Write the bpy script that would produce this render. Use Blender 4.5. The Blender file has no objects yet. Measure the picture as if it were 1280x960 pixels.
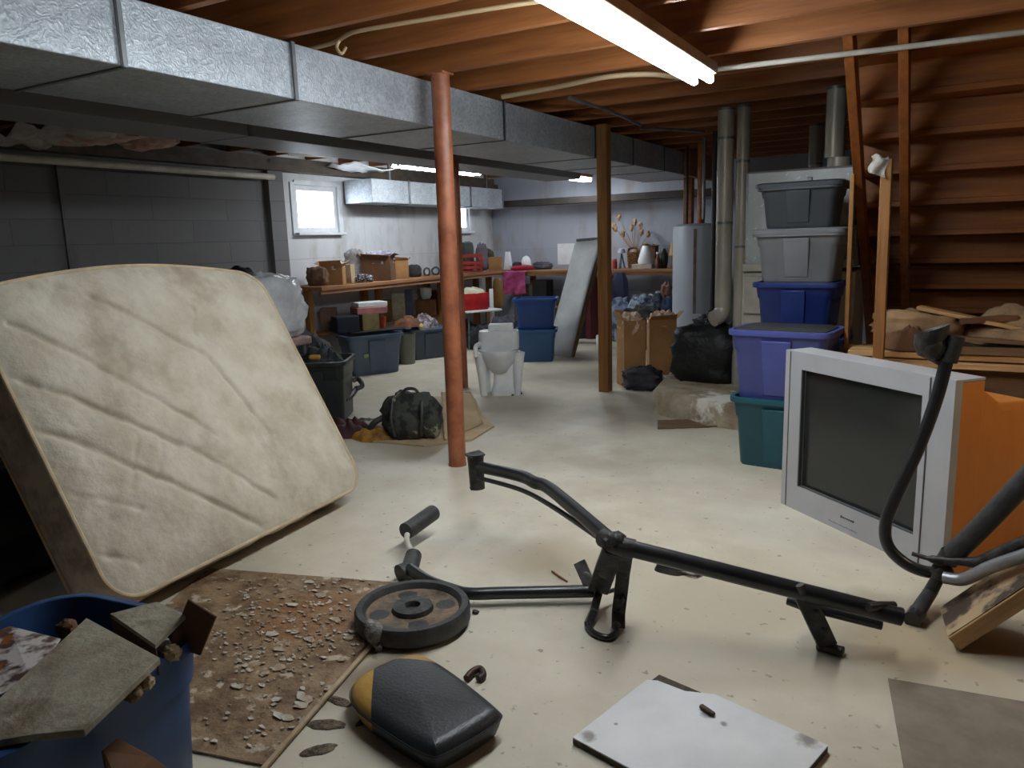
import bpy, bmesh, math, random
from mathutils import Vector, Matrix, Euler, noise
R = math.radians
scene = bpy.context.scene
COL = scene.collection
random.seed(7)

# ------------------------------------------------------------------ camera model (also used to read positions off the photo)
F_PX, PITCH, ROLL, YAW, CAM_H = 955.0, R(10.55), 0.031, R(30), 1.32
_fh = Vector((-math.sin(YAW), math.cos(YAW), 0)); _r0 = Vector((math.cos(YAW), math.sin(YAW), 0))
C_F = _fh*math.cos(PITCH) - Vector((0, 0, 1))*math.sin(PITCH)
_u0 = _r0.cross(C_F)
C_R = _r0*math.cos(ROLL) - _u0*math.sin(ROLL)
C_U = _u0*math.cos(ROLL) + _r0*math.sin(ROLL)
C_O = Vector((0, 0, CAM_H))
def ray(px, py): return C_F + C_R*((px-640)/F_PX) - C_U*((py-480)/F_PX)
def onz(px, py, z=0.0):
    d = ray(px, py); return C_O + d*((z-CAM_H)/d.z)
def onx(px, py, x):
    d = ray(px, py); return C_O + d*(x/d.x)
def ony(px, py, y):
    d = ray(px, py); return C_O + d*(y/d.y)
def onplane(px, py, p, n):
    d = ray(px, py); return C_O + d*((p-C_O).dot(n)/d.dot(n))
def depth(p): return (p-C_O).dot(C_F)

cd = bpy.data.cameras.new('camera'); cam = bpy.data.objects.new('camera', cd); COL.objects.link(cam)
cd.sensor_width = 36.0; cd.lens = 36.0*F_PX/1280.0; cd.clip_start = 0.05; cd.clip_end = 100
M3 = Matrix((C_R, C_U, -C_F)).transposed()
cam.matrix_world = Matrix.Translation(C_O) @ M3.to_4x4()
scene.camera = cam

# ------------------------------------------------------------------ materials
def lin(c):
    o = []
    for v in c[:3]:
        v /= 255.0
        o.append(v/12.92 if v <= 0.04045 else ((v+0.055)/1.055)**2.4)
    return (*o, 1.0)
MATS = {}
def mat(name, col, rough=0.6, metal=0.0, col2=None, scale=6.0, detail=5.0, lo=0.35, hi=0.65, bump=0.0, bscale=None,
        col3=None, scale3=1.5, lo3=0.55, hi3=0.7, stretch=(1, 1, 1), rough2=None, spec=None, sub=None, coords='Object'):
    """principled surface: two noise-mixed colours, an optional third for stains, noise bump"""
    if name in MATS: return MATS[name]
    m = bpy.data.materials.new(name); m.use_nodes = True; MATS[name] = m
    nt = m.node_tree; N = nt.nodes; L = nt.links
    b = N['Principled BSDF']
    b.inputs['Roughness'].default_value = rough; b.inputs['Metallic'].default_value = metal
    if spec is not None: b.inputs['Specular IOR Level'].default_value = spec
    tc = N.new('ShaderNodeTexCoord'); mp = N.new('ShaderNodeMapping'); mp.inputs['Scale'].default_value = stretch
    L.new(tc.outputs[coords], mp.inputs['Vector'])
    b.inputs['Base Color'].default_value = lin(col)
    out = None
    if col2 is not None:
        n = N.new('ShaderNodeTexNoise'); n.inputs['Scale'].default_value = scale; n.inputs['Detail'].default_value = detail
        n.inputs['Roughness'].default_value = 0.62
        L.new(mp.outputs['Vector'], n.inputs['Vector'])
        r = N.new('ShaderNodeValToRGB'); r.color_ramp.elements[0].position = lo; r.color_ramp.elements[1].position = hi
        r.color_ramp.elements[0].color = lin(col); r.color_ramp.elements[1].color = lin(col2)
        L.new(n.outputs['Fac'], r.inputs['Fac']); out = r.outputs['Color']
        if rough2 is not None:
            mr = N.new('ShaderNodeMapRange'); mr.inputs['From Min'].default_value = lo; mr.inputs['From Max'].default_value = hi
            mr.inputs['To Min'].default_value = rough; mr.inputs['To Max'].default_value = rough2
            L.new(n.outputs['Fac'], mr.inputs['Value']); L.new(mr.outputs['Result'], b.inputs['Roughness'])
    if col3 is not None:
        n3 = N.new('ShaderNodeTexNoise'); n3.inputs['Scale'].default_value = scale3; n3.inputs['Detail'].default_value = 7
        n3.inputs['Roughness'].default_value = 0.6
        L.new(mp.outputs['Vector'], n3.inputs['Vector'])
        mr3 = N.new('ShaderNodeMapRange'); mr3.inputs['From Min'].default_value = lo3; mr3.inputs['From Max'].default_value = hi3
        L.new(n3.outputs['Fac'], mr3.inputs['Value'])
        mx = N.new('ShaderNodeMix'); mx.data_type = 'RGBA'
        if out is not None: L.new(out, mx.inputs['A'])
        else: mx.inputs['A'].default_value = lin(col)
        mx.inputs['B'].default_value = lin(col3); L.new(mr3.outputs['Result'], mx.inputs['Factor'])
        out = mx.outputs['Result']
    if out is not None: L.new(out, b.inputs['Base Color'])
    if bump > 0:
        nb = N.new('ShaderNodeTexNoise'); nb.inputs['Scale'].default_value = bscale or scale*3; nb.inputs['Detail'].default_value = 6
        L.new(mp.outputs['Vector'], nb.inputs['Vector'])
        bp = N.new('ShaderNodeBump'); bp.inputs['Strength'].default_value = bump; bp.inputs['Distance'].default_value = 0.02
        L.new(nb.outputs['Fac'], bp.inputs['Height']); L.new(bp.outputs['Normal'], b.inputs['Normal'])
    if sub: b.inputs['Subsurface Weight'].default_value = sub
    return m
def emis(name, col, strength):
    m = bpy.data.materials.new(name); m.use_nodes = True; nt = m.node_tree; nt.nodes.clear()
    e = nt.nodes.new('ShaderNodeEmission'); o = nt.nodes.new('ShaderNodeOutputMaterial')
    e.inputs['Color'].default_value = lin(col); e.inputs['Strength'].default_value = strength
    nt.links.new(e.outputs[0], o.inputs['Surface']); return m

def wood(name, a, b, along='x', rough=0.7, sc=3.0):
    st = {'x': (0.6, 8, 8), 'y': (8, 0.6, 8), 'z': (8, 8, 0.6)}[along]
    return mat(name, a, rough, col2=b, scale=sc, stretch=st, bump=0.12, bscale=sc*3, lo=0.3, hi=0.7)

# ------------------------------------------------------------------ mesh builder
def catmull(pts, n=8, closed=False):
    pts = [Vector(p) for p in pts]; out = []
    m = len(pts); rng = range(m if closed else m-1)
    for i in rng:
        p0 = pts[(i-1) % m] if closed or i > 0 else pts[0]*2-pts[1]
        p1 = pts[i]; p2 = pts[(i+1) % m]
        p3 = pts[(i+2) % m] if closed or i+2 < m else pts[-1]*2-pts[-2]
        for k in range(n):
            t = k/n
            out.append(0.5*((2*p1)+(p2-p0)*t+(2*p0-5*p1+4*p2-p3)*t*t+(3*p1-p0-3*p2+p3)*t**3))
    if not closed: out.append(pts[-1].copy())
    return out
def chaikin(poly, it=2, q=0.25):
    for _ in range(it):
        o = []
        for i, p in enumerate(poly):
            a = Vector(p); b = Vector(poly[(i+1) % len(poly)])
            o.append(a.lerp(b, q)); o.append(a.lerp(b, 1-q))
        poly = o
    return poly
def rrect(w, d, r, n=6):
    o = []
    for cx, cy, a0 in ((w/2-r, d/2-r, 0), (-w/2+r, d/2-r, 90), (-w/2+r, -d/2+r, 180), (w/2-r, -d/2+r, 270)):
        for k in range(n+1):
            a = R(a0+90*k/n); o.append(Vector((cx+r*math.cos(a), cy+r*math.sin(a), 0)))
    return o
class MB:
    def __init__(s): s.bm = bmesh.new()
    def _v(s, p): return s.bm.verts.new(p)
    def _f(s, vs, mi=0):
        try:
            f = s.bm.faces.new(vs); f.material_index = mi; return f
        except ValueError: return None
    def box(s, c, size, rot=None, taper=1.0, mi=0):
        """box centred at c; taper scales the bottom face"""
        x, y, z = size[0]/2, size[1]/2, size[2]/2
        Mr = Euler(rot).to_matrix() if rot else Matrix.Identity(3)
        vs = []
        for k, t in ((-1, taper), (1, 1.0)):
            for i, j in ((-1, -1), (1, -1), (1, 1), (-1, 1)):
                vs.append(s._v(Vector(c)+Mr@Vector((i*x*t, j*y*t, k*z))))
        for f in ((3, 2, 1, 0), (4, 5, 6, 7), (0, 1, 5, 4), (1, 2, 6, 5), (2, 3, 7, 6), (3, 0, 4, 7)): s._f([vs[i] for i in f], mi)
        return s
    def beam(s, a, b, w, h, up=(0, 0, 1)):
        """rectangular bar from a to b, w sideways, h along up"""
        a = Vector(a); b = Vector(b); t = (b-a).normalized(); sd = t.cross(Vector(up)).normalized(); u = sd.cross(t)
        vs = []
        for p in (a, b):
            for i, j in ((-1, -1), (1, -1), (1, 1), (-1, 1)): vs.append(s._v(p+sd*(i*w/2)+u*(j*h/2)))
        for f in ((0, 1, 2, 3), (7, 6, 5, 4), (4, 5, 1, 0), (5, 6, 2, 1), (6, 7, 3, 2), (7, 4, 0, 3)): s._f([vs[i] for i in f])
        return s
    def rings(s, rings, cap0=True, cap1=True, closed=True, mi=0):
        prev = None; first = None
        for r in rings:
            cur = [s._v(p) for p in r]
            if prev:
                n = len(cur)
                for i in range(n if closed else n-1):
                    s._f((prev[i], prev[(i+1) % n], cur[(i+1) % n], cur[i]), mi)
            else: first = cur
            prev = cur
        if cap0: s._f(list(reversed(first)), mi)
        if cap1: s._f(prev, mi)
        return s
    def tube(s, pts, r, n=12, caps=True, smooth=0, flat=None):
        pts = [Vector(p) for p in pts]
        if smooth: pts = catmull(pts, smooth)
        m = len(pts); rs = []
        t0 = (pts[1]-pts[0]).normalized()
        u = t0.orthogonal().normalized()
        for i, p in enumerate(pts):
            t = ((pts[min(i+1, m-1)]-p).normalized()+(p-pts[max(i-1, 0)]).normalized())
            t = t.normalized() if t.length > 1e-6 else t0
            u = (u-t*u.dot(t)).normalized(); v = t.cross(u)
            rad = r if isinstance(r, (int, float)) else r[0]+(r[1]-r[0])*i/(m-1) if len(r) == 2 else r[min(int(i*len(r)/m), len(r)-1)]
            rs.append([p+(u*math.cos(2*math.pi*k/n)+v*math.sin(2*math.pi*k/n))*rad for k in range(n)])
        s.rings(rs, caps, caps); return s
    def cyl(s, a, b, r0, r1=None, n=16): return s.tube([a, b], (r0, r1 if r1 is not None else r0), n)
    def lathe(s, prof, n=24, o=(0, 0, 0), mi=0):
        o = Vector(o); rs = []
        for r, z in prof:
            rs.append([o+Vector((max(r, 1e-4)*math.cos(2*math.pi*k/n), max(r, 1e-4)*math.sin(2*math.pi*k/n), z)) for k in range(n)])
        s.rings(rs, True, True, mi=mi); return s
    def prism(s, poly, z0, z1, sc=1.0, mi=0):
        c = sum((Vector(p) for p in poly), Vector((0, 0, 0)))/len(poly)
        s.rings([[Vector((p[0], p[1], z0)) for p in poly],
                 [Vector((c.x+(p[0]-c.x)*sc, c.y+(p[1]-c.y)*sc, z1)) for p in poly]], mi=mi); return s
    def grid(s, fn, nu, nv, mi=0):
        vs = [[s._v(fn(i/nu, j/nv)) for j in range(nv+1)] for i in range(nu+1)]
        for i in range(nu):
            for j in range(nv): s._f((vs[i][j], vs[i+1][j], vs[i+1][j+1], vs[i][j+1]), mi)
        return s
    def blob(s, c, rad, amp=0.15, freq=2.5, seed=0, nu=20, nv=12, flat=None, power=1.0):
        """lumpy closed ellipsoid; flat = height (relative) of a flattened underside"""
        c = Vector(c); off = Vector((seed*3.1, seed*7.7, seed*1.3)); rs = []
        for j in range(nv+1):
            ph = -math.pi/2+math.pi*j/nv; ring = []
            for i in range(nu):
                th = 2*math.pi*i/nu
                sg = lambda v: math.copysign(abs(v)**power, v)
                d = Vector((sg(math.cos(ph))*sg(math.cos(th)), sg(math.cos(ph))*sg(math.sin(th)), sg(math.sin(ph))))
                k = 1+amp*noise.fractal(d*freq+off, 1.0, 2.0, 4)
                q = Vector((d.x*rad[0]*k, d.y*rad[1]*k, d.z*rad[2]*k))
                if flat is not None and q.z < -flat*rad[2]: q.z = -flat*rad[2]
                ring.append(c+q)
            rs.append(ring)
        s.rings(rs); return s
    def heap(s, w, d, h, seed=0, amp=0.5, freq=6.0, n=22, o=(0, 0, 0), power=0.5, crease=0.0):
        """crumpled heap of cloth or junk with a flat closed base"""
        off = Vector((seed*5.3, seed*2.9, seed)); o = Vector(o); rs = [[]]
        for j in range(n//2+1):
            t = 1-j/(n//2); ring = []
            for i in range(n*2):
                th = math.pi*i/n
                x = math.cos(th)*t; y = math.sin(th)*t
                nz = max(-0.75, min(0.75, noise.fractal(Vector((x*freq/3, y*freq/3, 0))+off, 1.1, 2.0, 3)))
                edge = 1+0.18*noise.noise(Vector((math.cos(th)*1.7, math.sin(th)*1.7, seed)))
                rid = crease*abs(math.sin((x*freq*1.3+2.2*nz+y*freq*0.6)))*(1-t*t)
                z = h*max(0.0, (1-t*t))**power*(1+amp*nz)*(1-crease*0.5)+h*rid
                ring.append(o+Vector((x*w/2*edge, y*d/2*edge, max(0.002, z) if t < 1 else 0)))
            rs.append(ring)
        s.rings(rs[1:], True, True); return s
    def build(s, name, m, parent=None, smooth=True, bevel=0.0, solid=0.0, sub=0, loc=None, rotz=0.0, label=None, ang=40, seg=2):
        bm = s.bm
        bmesh.ops.remove_doubles(bm, verts=bm.verts, dist=1e-5)
        bmesh.ops.recalc_face_normals(bm, faces=bm.faces)
        me = bpy.data.meshes.new(name); bm.to_mesh(me); bm.free()
        for mm in (m if isinstance(m, (list, tuple)) else [m]): me.materials.append(mm)
        o = bpy.data.objects.new(name, me); COL.objects.link(o)
        if parent: o.parent = parent
        if loc is not None: o.location = loc
        if rotz: o.rotation_euler = (0, 0, rotz)
        if solid:
            md = o.modifiers.new('solid', 'SOLIDIFY'); md.thickness = solid; md.offset = 0
        if bevel:
            md = o.modifiers.new('bevel', 'BEVEL'); md.width = bevel; md.segments = seg; md.limit_method = 'ANGLE'; md.angle_limit = R(35)
        if sub:
            md = o.modifiers.new('sub', 'SUBSURF'); md.levels = sub; md.render_levels = sub
        if smooth:
            for p in me.polygons: p.use_smooth = True
            try: me.set_sharp_from_angle(angle=R(ang))
            except Exception: pass
        if label: o['label'] = label
        return o
def tag(o, label, cat, group=None, kind=None):
    o['label'] = label; o['category'] = cat
    if group: o['group'] = group
    if kind: o['kind'] = kind
    return o
def thing(name, label, cat, loc=(0, 0, 0), rotz=0.0, group=None, rot=None):
    o = bpy.data.objects.new(name, None); COL.objects.link(o); o.empty_display_size = 0.1
    o.location = loc; o.rotation_euler = rot if rot else (0, 0, rotz)
    return tag(o, label, cat, group)
def struct(o):
    o['kind'] = 'structure'; return o
def dup(root, loc, rotz=0.0, label=None):
    r = root.copy(); COL.objects.link(r); r.location = loc; r.rotation_euler = (0, 0, rotz)
    if label: r['label'] = label
    for ch in list(root.children):
        c = ch.copy(); COL.objects.link(c); c.parent = r
        for g in ch.children:
            d = g.copy(); COL.objects.link(d); d.parent = c
    return r

# ------------------------------------------------------------------ palette
M = {}
M['joist'] = wood('joist_wood', (168, 104, 54), (126, 74, 37), 'x', 0.55)
M['subfloor'] = mat('subfloor_wood', (112, 72, 40), 0.8, col2=(84, 52, 30), scale=3, stretch=(0.5, 6, 1), bump=0.1)
M['stair'] = wood('stair_wood', (166, 98, 34), (126, 70, 22), 'x', 0.5)
M['stringer'] = wood('stringer_wood', (168, 98, 42), (128, 70, 28), 'y', 0.55)
M['post_wood'] = wood('post_wood', (150, 104, 52), (112, 72, 32), 'z', 0.65)
M['lumber'] = wood('lumber_wood', (196, 158, 108), (150, 108, 66), 'x', 0.7)
M['lumber_dark'] = wood('lumber_dark', (120, 90, 60), (84, 60, 40), 'x', 0.75)
M['bench_wood'] = wood('bench_wood', (164, 118, 80), (120, 78, 50), 'y', 0.7)
M['bench_wood_x'] = wood('bench_wood_x', (176, 132, 92), (128, 86, 56), 'x', 0.7)
M['floor'] = mat('floor_concrete', (214, 207, 190), 0.36, col2=(192, 182, 162), scale=2.0, detail=11, bump=0.07, bscale=24,
                 col3=(160, 148, 128), scale3=0.9, lo3=0.53, hi3=0.78, rough2=0.62, lo=0.3, hi=0.7)
M['rust'] = mat('rust_paint', (166, 100, 68), 0.42, col2=(134, 76, 50), scale=9, bump=0.1, lo=0.4, hi=0.62, col3=(160, 96, 64), scale3=4)
M['bulb'] = emis('fluorescent_glow', (236, 248, 255), 50.0)
M['fixture'] = mat('fixture_enamel', (176, 150, 120), 0.45, col2=(150, 124, 98), scale=5)
M['black_paint'] = mat('black_tube_paint', (27, 28, 31), 0.32, col2=(38, 39, 43), scale=14, bump=0.04, bscale=60, spec=0.6)
M['black_rubber'] = mat('black_rubber', (46, 46, 46), 0.55, col2=(64, 63, 62), scale=20, bump=0.15, bscale=90)
M['worn_steel'] = mat('worn_steel', (92, 88, 86), 0.5, metal=0.5, col2=(48, 46, 46), scale=18, bump=0.2, bscale=50, lo=0.4, hi=0.6)
M['dark_bracket'] = mat('dark_bracket', (52, 50, 50), 0.5, metal=0.3, col2=(88, 84, 82), scale=16, bump=0.2, bscale=45, lo=0.45, hi=0.7)
M['rust_face'] = mat('rust_iron', (92, 84, 76), 0.75, metal=0.1, col2=(140, 116, 90), scale=13, bump=0.35, bscale=60, lo=0.4, hi=0.62, col3=(44, 40, 38), scale3=7)
M['tv_silver'] = mat('tv_silver', (184, 184, 188), 0.42, metal=0.15, col2=(172, 172, 177), scale=3)
M['tv_glass'] = mat('tv_glass', (40, 42, 41), 0.16, col2=(47, 49, 47), scale=1.2, spec=0.5)
M['tv_brown'] = mat('tv_brown', (216, 142, 64), 0.5, col2=(200, 124, 54), scale=3, stretch=(1, 1, 0.4))
M['tv_seam'] = mat('tv_seam', (70, 70, 72), 0.5)
M['white_panel'] = mat('white_panel', (222, 222, 224), 0.45, col2=(206, 206, 208), scale=4, col3=(120, 108, 92), scale3=5.5, lo3=0.66, hi3=0.72)
M['panel_core'] = mat('panel_core', (98, 86, 72), 0.9, col2=(66, 58, 50), scale=40, bump=0.5, bscale=60)
M['grey_mat'] = mat('grey_mat', (142, 130, 116), 0.85, col2=(124, 112, 98), scale=9, bump=0.1, bscale=70)
M['black_vinyl'] = mat('black_vinyl', (36, 38, 42), 0.38, col2=(48, 50, 54), scale=5, bump=0.12, bscale=110, spec=0.5)
M['yellow_vinyl'] = mat('yellow_vinyl', (186, 144, 66), 0.45, col2=(160, 118, 50), scale=8, bump=0.1, bscale=90)
M['cardboard'] = mat('cardboard', (170, 126, 80), 0.85, col2=(148, 106, 66), scale=4, bump=0.08, bscale=40)
M['cardboard_dark'] = mat('cardboard_dark', (112, 76, 50), 0.85, col2=(92, 62, 42), scale=5, bump=0.1, bscale=40)
M['cardboard_pale'] = mat('cardboard_pale', (190, 170, 140), 0.85, col2=(160, 138, 108), scale=6, bump=0.12, bscale=40, col3=(126, 104, 78), scale3=9)
M['black_bag'] = mat('black_bag', (13, 13, 14), 0.55, col2=(20, 20, 22), scale=8, bump=0.5, bscale=22)
M['clear_wrap'] = mat('clear_wrap', (246, 247, 250), 0.16, col2=(212, 214, 220), scale=9, bump=1.0, bscale=9)
M['white_plastic'] = mat('white_plastic', (238, 239, 240), 0.4, col2=(220, 222, 224), scale=6, bump=0.1)
M['pvc'] = mat('pvc', (206, 200, 188), 0.5, col2=(182, 174, 160), scale=6)
M['galv'] = None
# ------------------------------------------------------------------ special materials
def galv(name, base=(198, 204, 210), dark=(166, 172, 179), scale=75, rough=0.42, metal=0.45):
    m = bpy.data.materials.new(name); m.use_nodes = True; nt = m.node_tree; N = nt.nodes; L = nt.links; b = N['Principled BSDF']
    tc = N.new('ShaderNodeTexCoord'); v = N.new('ShaderNodeTexVoronoi'); v.inputs['Scale'].default_value = scale
    nz = N.new('ShaderNodeTexNoise'); nz.inputs['Scale'].default_value = 14; nz.inputs['Detail'].default_value = 6
    mx0 = N.new('ShaderNodeMix'); mx0.data_type = 'RGBA'; mx0.inputs['Factor'].default_value = 0.12
    L.new(tc.outputs['Object'], nz.inputs['Vector']); L.new(tc.outputs['Object'], mx0.inputs['A']); L.new(nz.outputs['Color'], mx0.inputs['B'])
    L.new(mx0.outputs['Result'], v.inputs['Vector'])
    r = N.new('ShaderNodeValToRGB'); r.color_ramp.elements[0].position = 0.15; r.color_ramp.elements[1].position = 0.85
    r.color_ramp.elements[0].color = lin(dark); r.color_ramp.elements[1].color = lin(base)
    L.new(v.outputs['Color'], r.inputs['Fac'])
    n2 = N.new('ShaderNodeTexNoise'); n2.inputs['Scale'].default_value = 3.0; n2.inputs['Detail'].default_value = 8; n2.inputs['Roughness'].default_value = 0.7
    L.new(tc.outputs['Object'], n2.inputs['Vector'])
    mr = N.new('ShaderNodeMapRange'); mr.inputs['From Min'].default_value = 0.35; mr.inputs['From Max'].default_value = 0.7
    mr.inputs['To Min'].default_value = 1.0; mr.inputs['To Max'].default_value = 0.72
    L.new(n2.outputs['Fac'], mr.inputs['Value'])
    mm = N.new('ShaderNodeVectorMath'); mm.operation = 'SCALE'; L.new(r.outputs['Color'], mm.inputs[0]); L.new(mr.outputs['Result'], mm.inputs['Scale'])
    L.new(mm.outputs[0], b.inputs['Base Color'])
    b.inputs['Metallic'].default_value = metal; b.inputs['Roughness'].default_value = rough
    bp = N.new('ShaderNodeBump'); bp.inputs['Strength'].default_value = 0.22; bp.inputs['Distance'].default_value = 0.008
    L.new(v.outputs['Distance'], bp.inputs['Height']); L.new(bp.outputs['Normal'], b.inputs['Normal'])
    return m
M['galv'] = galv('galvanised_sheet')
M['galv_plain'] = mat('galvanised_plain', (128, 130, 132), 0.42, metal=0.6, col2=(96, 98, 100), scale=5, lo=0.35, hi=0.7)
M['duct_dull'] = mat('duct_dull', (132, 132, 132), 0.5, metal=0.2, col2=(128, 128, 126), scale=3)
M['pipe_metal'] = mat('flue_metal', (172, 166, 154), 0.4, metal=0.15, col2=(146, 138, 124), scale=6, stretch=(1, 1, 0.3))
M['seam'] = mat('seam_dark', (58, 58, 60), 0.5, metal=0.5)

def block_wall(name, a, b_, mortar, horiz='y', stain=(110, 100, 88), bw=0.4, bh=0.2, msz=0.008, stain_lo=0.58):
    """painted concrete block: brick courses, blotches and drip stains"""
    m = bpy.data.materials.new(name); m.use_nodes = True; nt = m.node_tree; N = nt.nodes; L = nt.links; bs = N['Principled BSDF']
    bs.inputs['Roughness'].default_value = 0.85
    tc = N.new('ShaderNodeTexCoord'); sp = N.new('ShaderNodeSeparateXYZ'); cb = N.new('ShaderNodeCombineXYZ')
    L.new(tc.outputs['Object'], sp.inputs[0]); L.new(sp.outputs['Y' if horiz == 'y' else 'X'], cb.inputs['X']); L.new(sp.outputs['Z'], cb.inputs['Y'])
    br = N.new('ShaderNodeTexBrick'); br.inputs['Scale'].default_value = 1.0; br.inputs['Brick Width'].default_value = bw
    br.inputs['Row Height'].default_value = bh; br.inputs['Mortar Size'].default_value = msz; br.inputs['Mortar Smooth'].default_value = 0.6
    br.inputs['Color1'].default_value = lin(a); br.inputs['Color2'].default_value = lin(b_); br.inputs['Mortar'].default_value = lin(mortar)
    L.new(cb.outputs[0], br.inputs['Vector'])
    n = N.new('ShaderNodeTexNoise'); n.inputs['Scale'].default_value = 2.2; n.inputs['Detail'].default_value = 9; n.inputs['Roughness'].default_value = 0.65
    mp = N.new('ShaderNodeMapping'); mp.inputs['Scale'].default_value = (1.6, 0.55, 1)
    L.new(cb.outputs[0], mp.inputs['Vector']); L.new(mp.outputs['Vector'], n.inputs['Vector'])
    mr = N.new('ShaderNodeMapRange'); mr.inputs['From Min'].default_value = stain_lo; mr.inputs['From Max'].default_value = 0.8
    L.new(n.outputs['Fac'], mr.inputs['Value'])
    mx = N.new('ShaderNodeMix'); mx.data_type = 'RGBA'; L.new(mr.outputs['Result'], mx.inputs['Factor'])
    L.new(br.outputs['Color'], mx.inputs['A']); mx.inputs['B'].default_value = lin(stain); L.new(mx.outputs['Result'], bs.inputs['Base Color'])
    bp = N.new('ShaderNodeBump'); bp.inputs['Strength'].default_value = 0.5; bp.inputs['Distance'].default_value = 0.01; bp.invert = True
    L.new(br.outputs['Fac'], bp.inputs['Height']); L.new(bp.outputs['Normal'], bs.inputs['Normal'])
    return m
M['wall_left'] = block_wall('block_wall_left', (112, 110, 110), (107, 105, 106), (100, 98, 98), 'y', (88, 82, 78), msz=0.006, bw=0.8)  # grey block; the near half's weaker light is put into the colour
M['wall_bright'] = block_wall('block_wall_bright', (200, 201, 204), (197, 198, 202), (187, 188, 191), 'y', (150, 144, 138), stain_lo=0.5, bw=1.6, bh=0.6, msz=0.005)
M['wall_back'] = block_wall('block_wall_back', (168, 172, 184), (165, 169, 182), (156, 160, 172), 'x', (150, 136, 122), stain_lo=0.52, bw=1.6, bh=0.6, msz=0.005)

def stain(m, c, rad, colr, amt=0.85, sc=9.0):
    nt = m.node_tree; N = nt.nodes; L = nt.links; b = N['Principled BSDF']
    src = b.inputs['Base Color'].links[0].from_socket
    tc = N.new('ShaderNodeTexCoord'); nz_ = N.new('ShaderNodeTexNoise'); nz_.inputs['Scale'].default_value = sc; nz_.inputs['Detail'].default_value = 7
    L.new(tc.outputs['Object'], nz_.inputs['Vector'])
    ds = N.new('ShaderNodeVectorMath'); ds.operation = 'DISTANCE'; L.new(tc.outputs['Object'], ds.inputs[0]); ds.inputs[1].default_value = c
    ad = N.new('ShaderNodeMath'); ad.operation = 'MULTIPLY_ADD'; L.new(nz_.outputs['Fac'], ad.inputs[0]); ad.inputs[1].default_value = rad*1.6; L.new(ds.outputs['Value'], ad.inputs[2])
    mr = N.new('ShaderNodeMapRange'); mr.inputs['From Min'].default_value = rad*1.25; mr.inputs['From Max'].default_value = rad*2.1; mr.inputs['To Min'].default_value = amt; mr.inputs['To Max'].default_value = 0.0
    L.new(ad.outputs[0], mr.inputs['Value'])
    mx = N.new('ShaderNodeMix'); mx.data_type = 'RGBA'; L.new(mr.outputs['Result'], mx.inputs['Factor']); L.new(src, mx.inputs['A']); mx.inputs['B'].default_value = lin(colr)
    L.new(mx.outputs['Result'], b.inputs['Base Color'])
def specks(m, sc, colr, thr):
    nt = m.node_tree; N = nt.nodes; L = nt.links; b = N['Principled BSDF']
    src = b.inputs['Base Color'].links[0].from_socket
    tc = N.new('ShaderNodeTexCoord'); nz_ = N.new('ShaderNodeTexNoise'); nz_.inputs['Scale'].default_value = sc; nz_.inputs['Detail'].default_value = 4
    L.new(tc.outputs['Object'], nz_.inputs['Vector'])
    mr = N.new('ShaderNodeMapRange'); mr.inputs['From Min'].default_value = thr; mr.inputs['From Max'].default_value = thr+0.05; mr.inputs['To Max'].default_value = 0.7
    L.new(nz_.outputs['Fac'], mr.inputs['Value'])
    mx = N.new('ShaderNodeMix'); mx.data_type = 'RGBA'; L.new(mr.outputs['Result'], mx.inputs['Factor']); L.new(src, mx.inputs['A']); mx.inputs['B'].default_value = lin(colr)
    L.new(mx.outputs['Result'], b.inputs['Base Color'])
for (px_, py_, rad_, c_) in ((800, 515, 0.55, (140, 132, 116)), (640, 520, 0.45, (150, 140, 122)), (690, 700, 0.22, (176, 160, 134)), (470, 850, 0.16, (122, 106, 86)), (900, 760, 0.45, (186, 174, 152)), (560, 560, 0.35, (176, 162, 140)), (1150, 800, 0.3, (170, 152, 124)), (720, 470, 0.5, (150, 142, 126))):
    stain(M['floor'], onz(px_, py_), rad_, c_, 0.85, 4.0)
specks(M['floor'], 26, (128, 112, 90), 0.66)
# ------------------------------------------------------------------ the setting
XL, XR, YB, YF, ZC = -6.12, 2.2, 10.15, -2.2, 2.47       # wall planes and underside of the floor above
ZJ = 2.25                                               # joist bottoms
struct(MB().box(((XL+XR)/2, (YB+YF)/2, -0.06), (XR-XL+0.6, YB-YF+0.6, 0.12)).build('floor', M['floor'], smooth=False))
ceil = struct(MB().box(((XL+XR)/2, (YB+YF)/2, ZC+0.03), (XR-XL+0.6, YB-YF+0.6, 0.06)).build('ceiling', M['subfloor'], smooth=False))
y = 2.68-0.52*9
while y < YB-0.1:
    MB().box(((XL+XR)/2, y, (ZJ+ZC)/2), (XR-XL-0.02, 0.042, ZC-ZJ-0.001)).build('joist', M['joist'], ceil, smooth=False)
    y += 0.52
WY = [(6.10, 6.76), (8.98, 9.5)]; WZ = (1.49, 1.98)      # two basement windows in the left wall
def wall_holes(mb, x0, x1, ya, yb, z0, z1, holes, hz):
    ys = [ya]
    for a, b in holes: ys += [a, b]
    ys.append(yb)
    for i in range(0, len(ys), 2): mb.box(((x0+x1)/2, (ys[i]+ys[i+1])/2, (z0+z1)/2), (x1-x0, ys[i+1]-ys[i], z1-z0))
    for a, b in holes:
        mb.box(((x0+x1)/2, (a+b)/2, (z0+hz[0])/2), (x1-x0, b-a, hz[0]-z0)); mb.box(((x0+x1)/2, (a+b)/2, (hz[1]+z1)/2), (x1-x0, b-a, z1-hz[1]))
    return mb
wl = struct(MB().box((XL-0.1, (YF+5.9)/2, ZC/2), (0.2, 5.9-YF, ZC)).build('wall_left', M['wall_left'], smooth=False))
wlb = struct(wall_holes(MB(), XL-0.2, XL, 5.9, YB+0.2, 0, ZC, WY, WZ).build('wall_left_far', M['wall_bright'], smooth=False))
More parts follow.
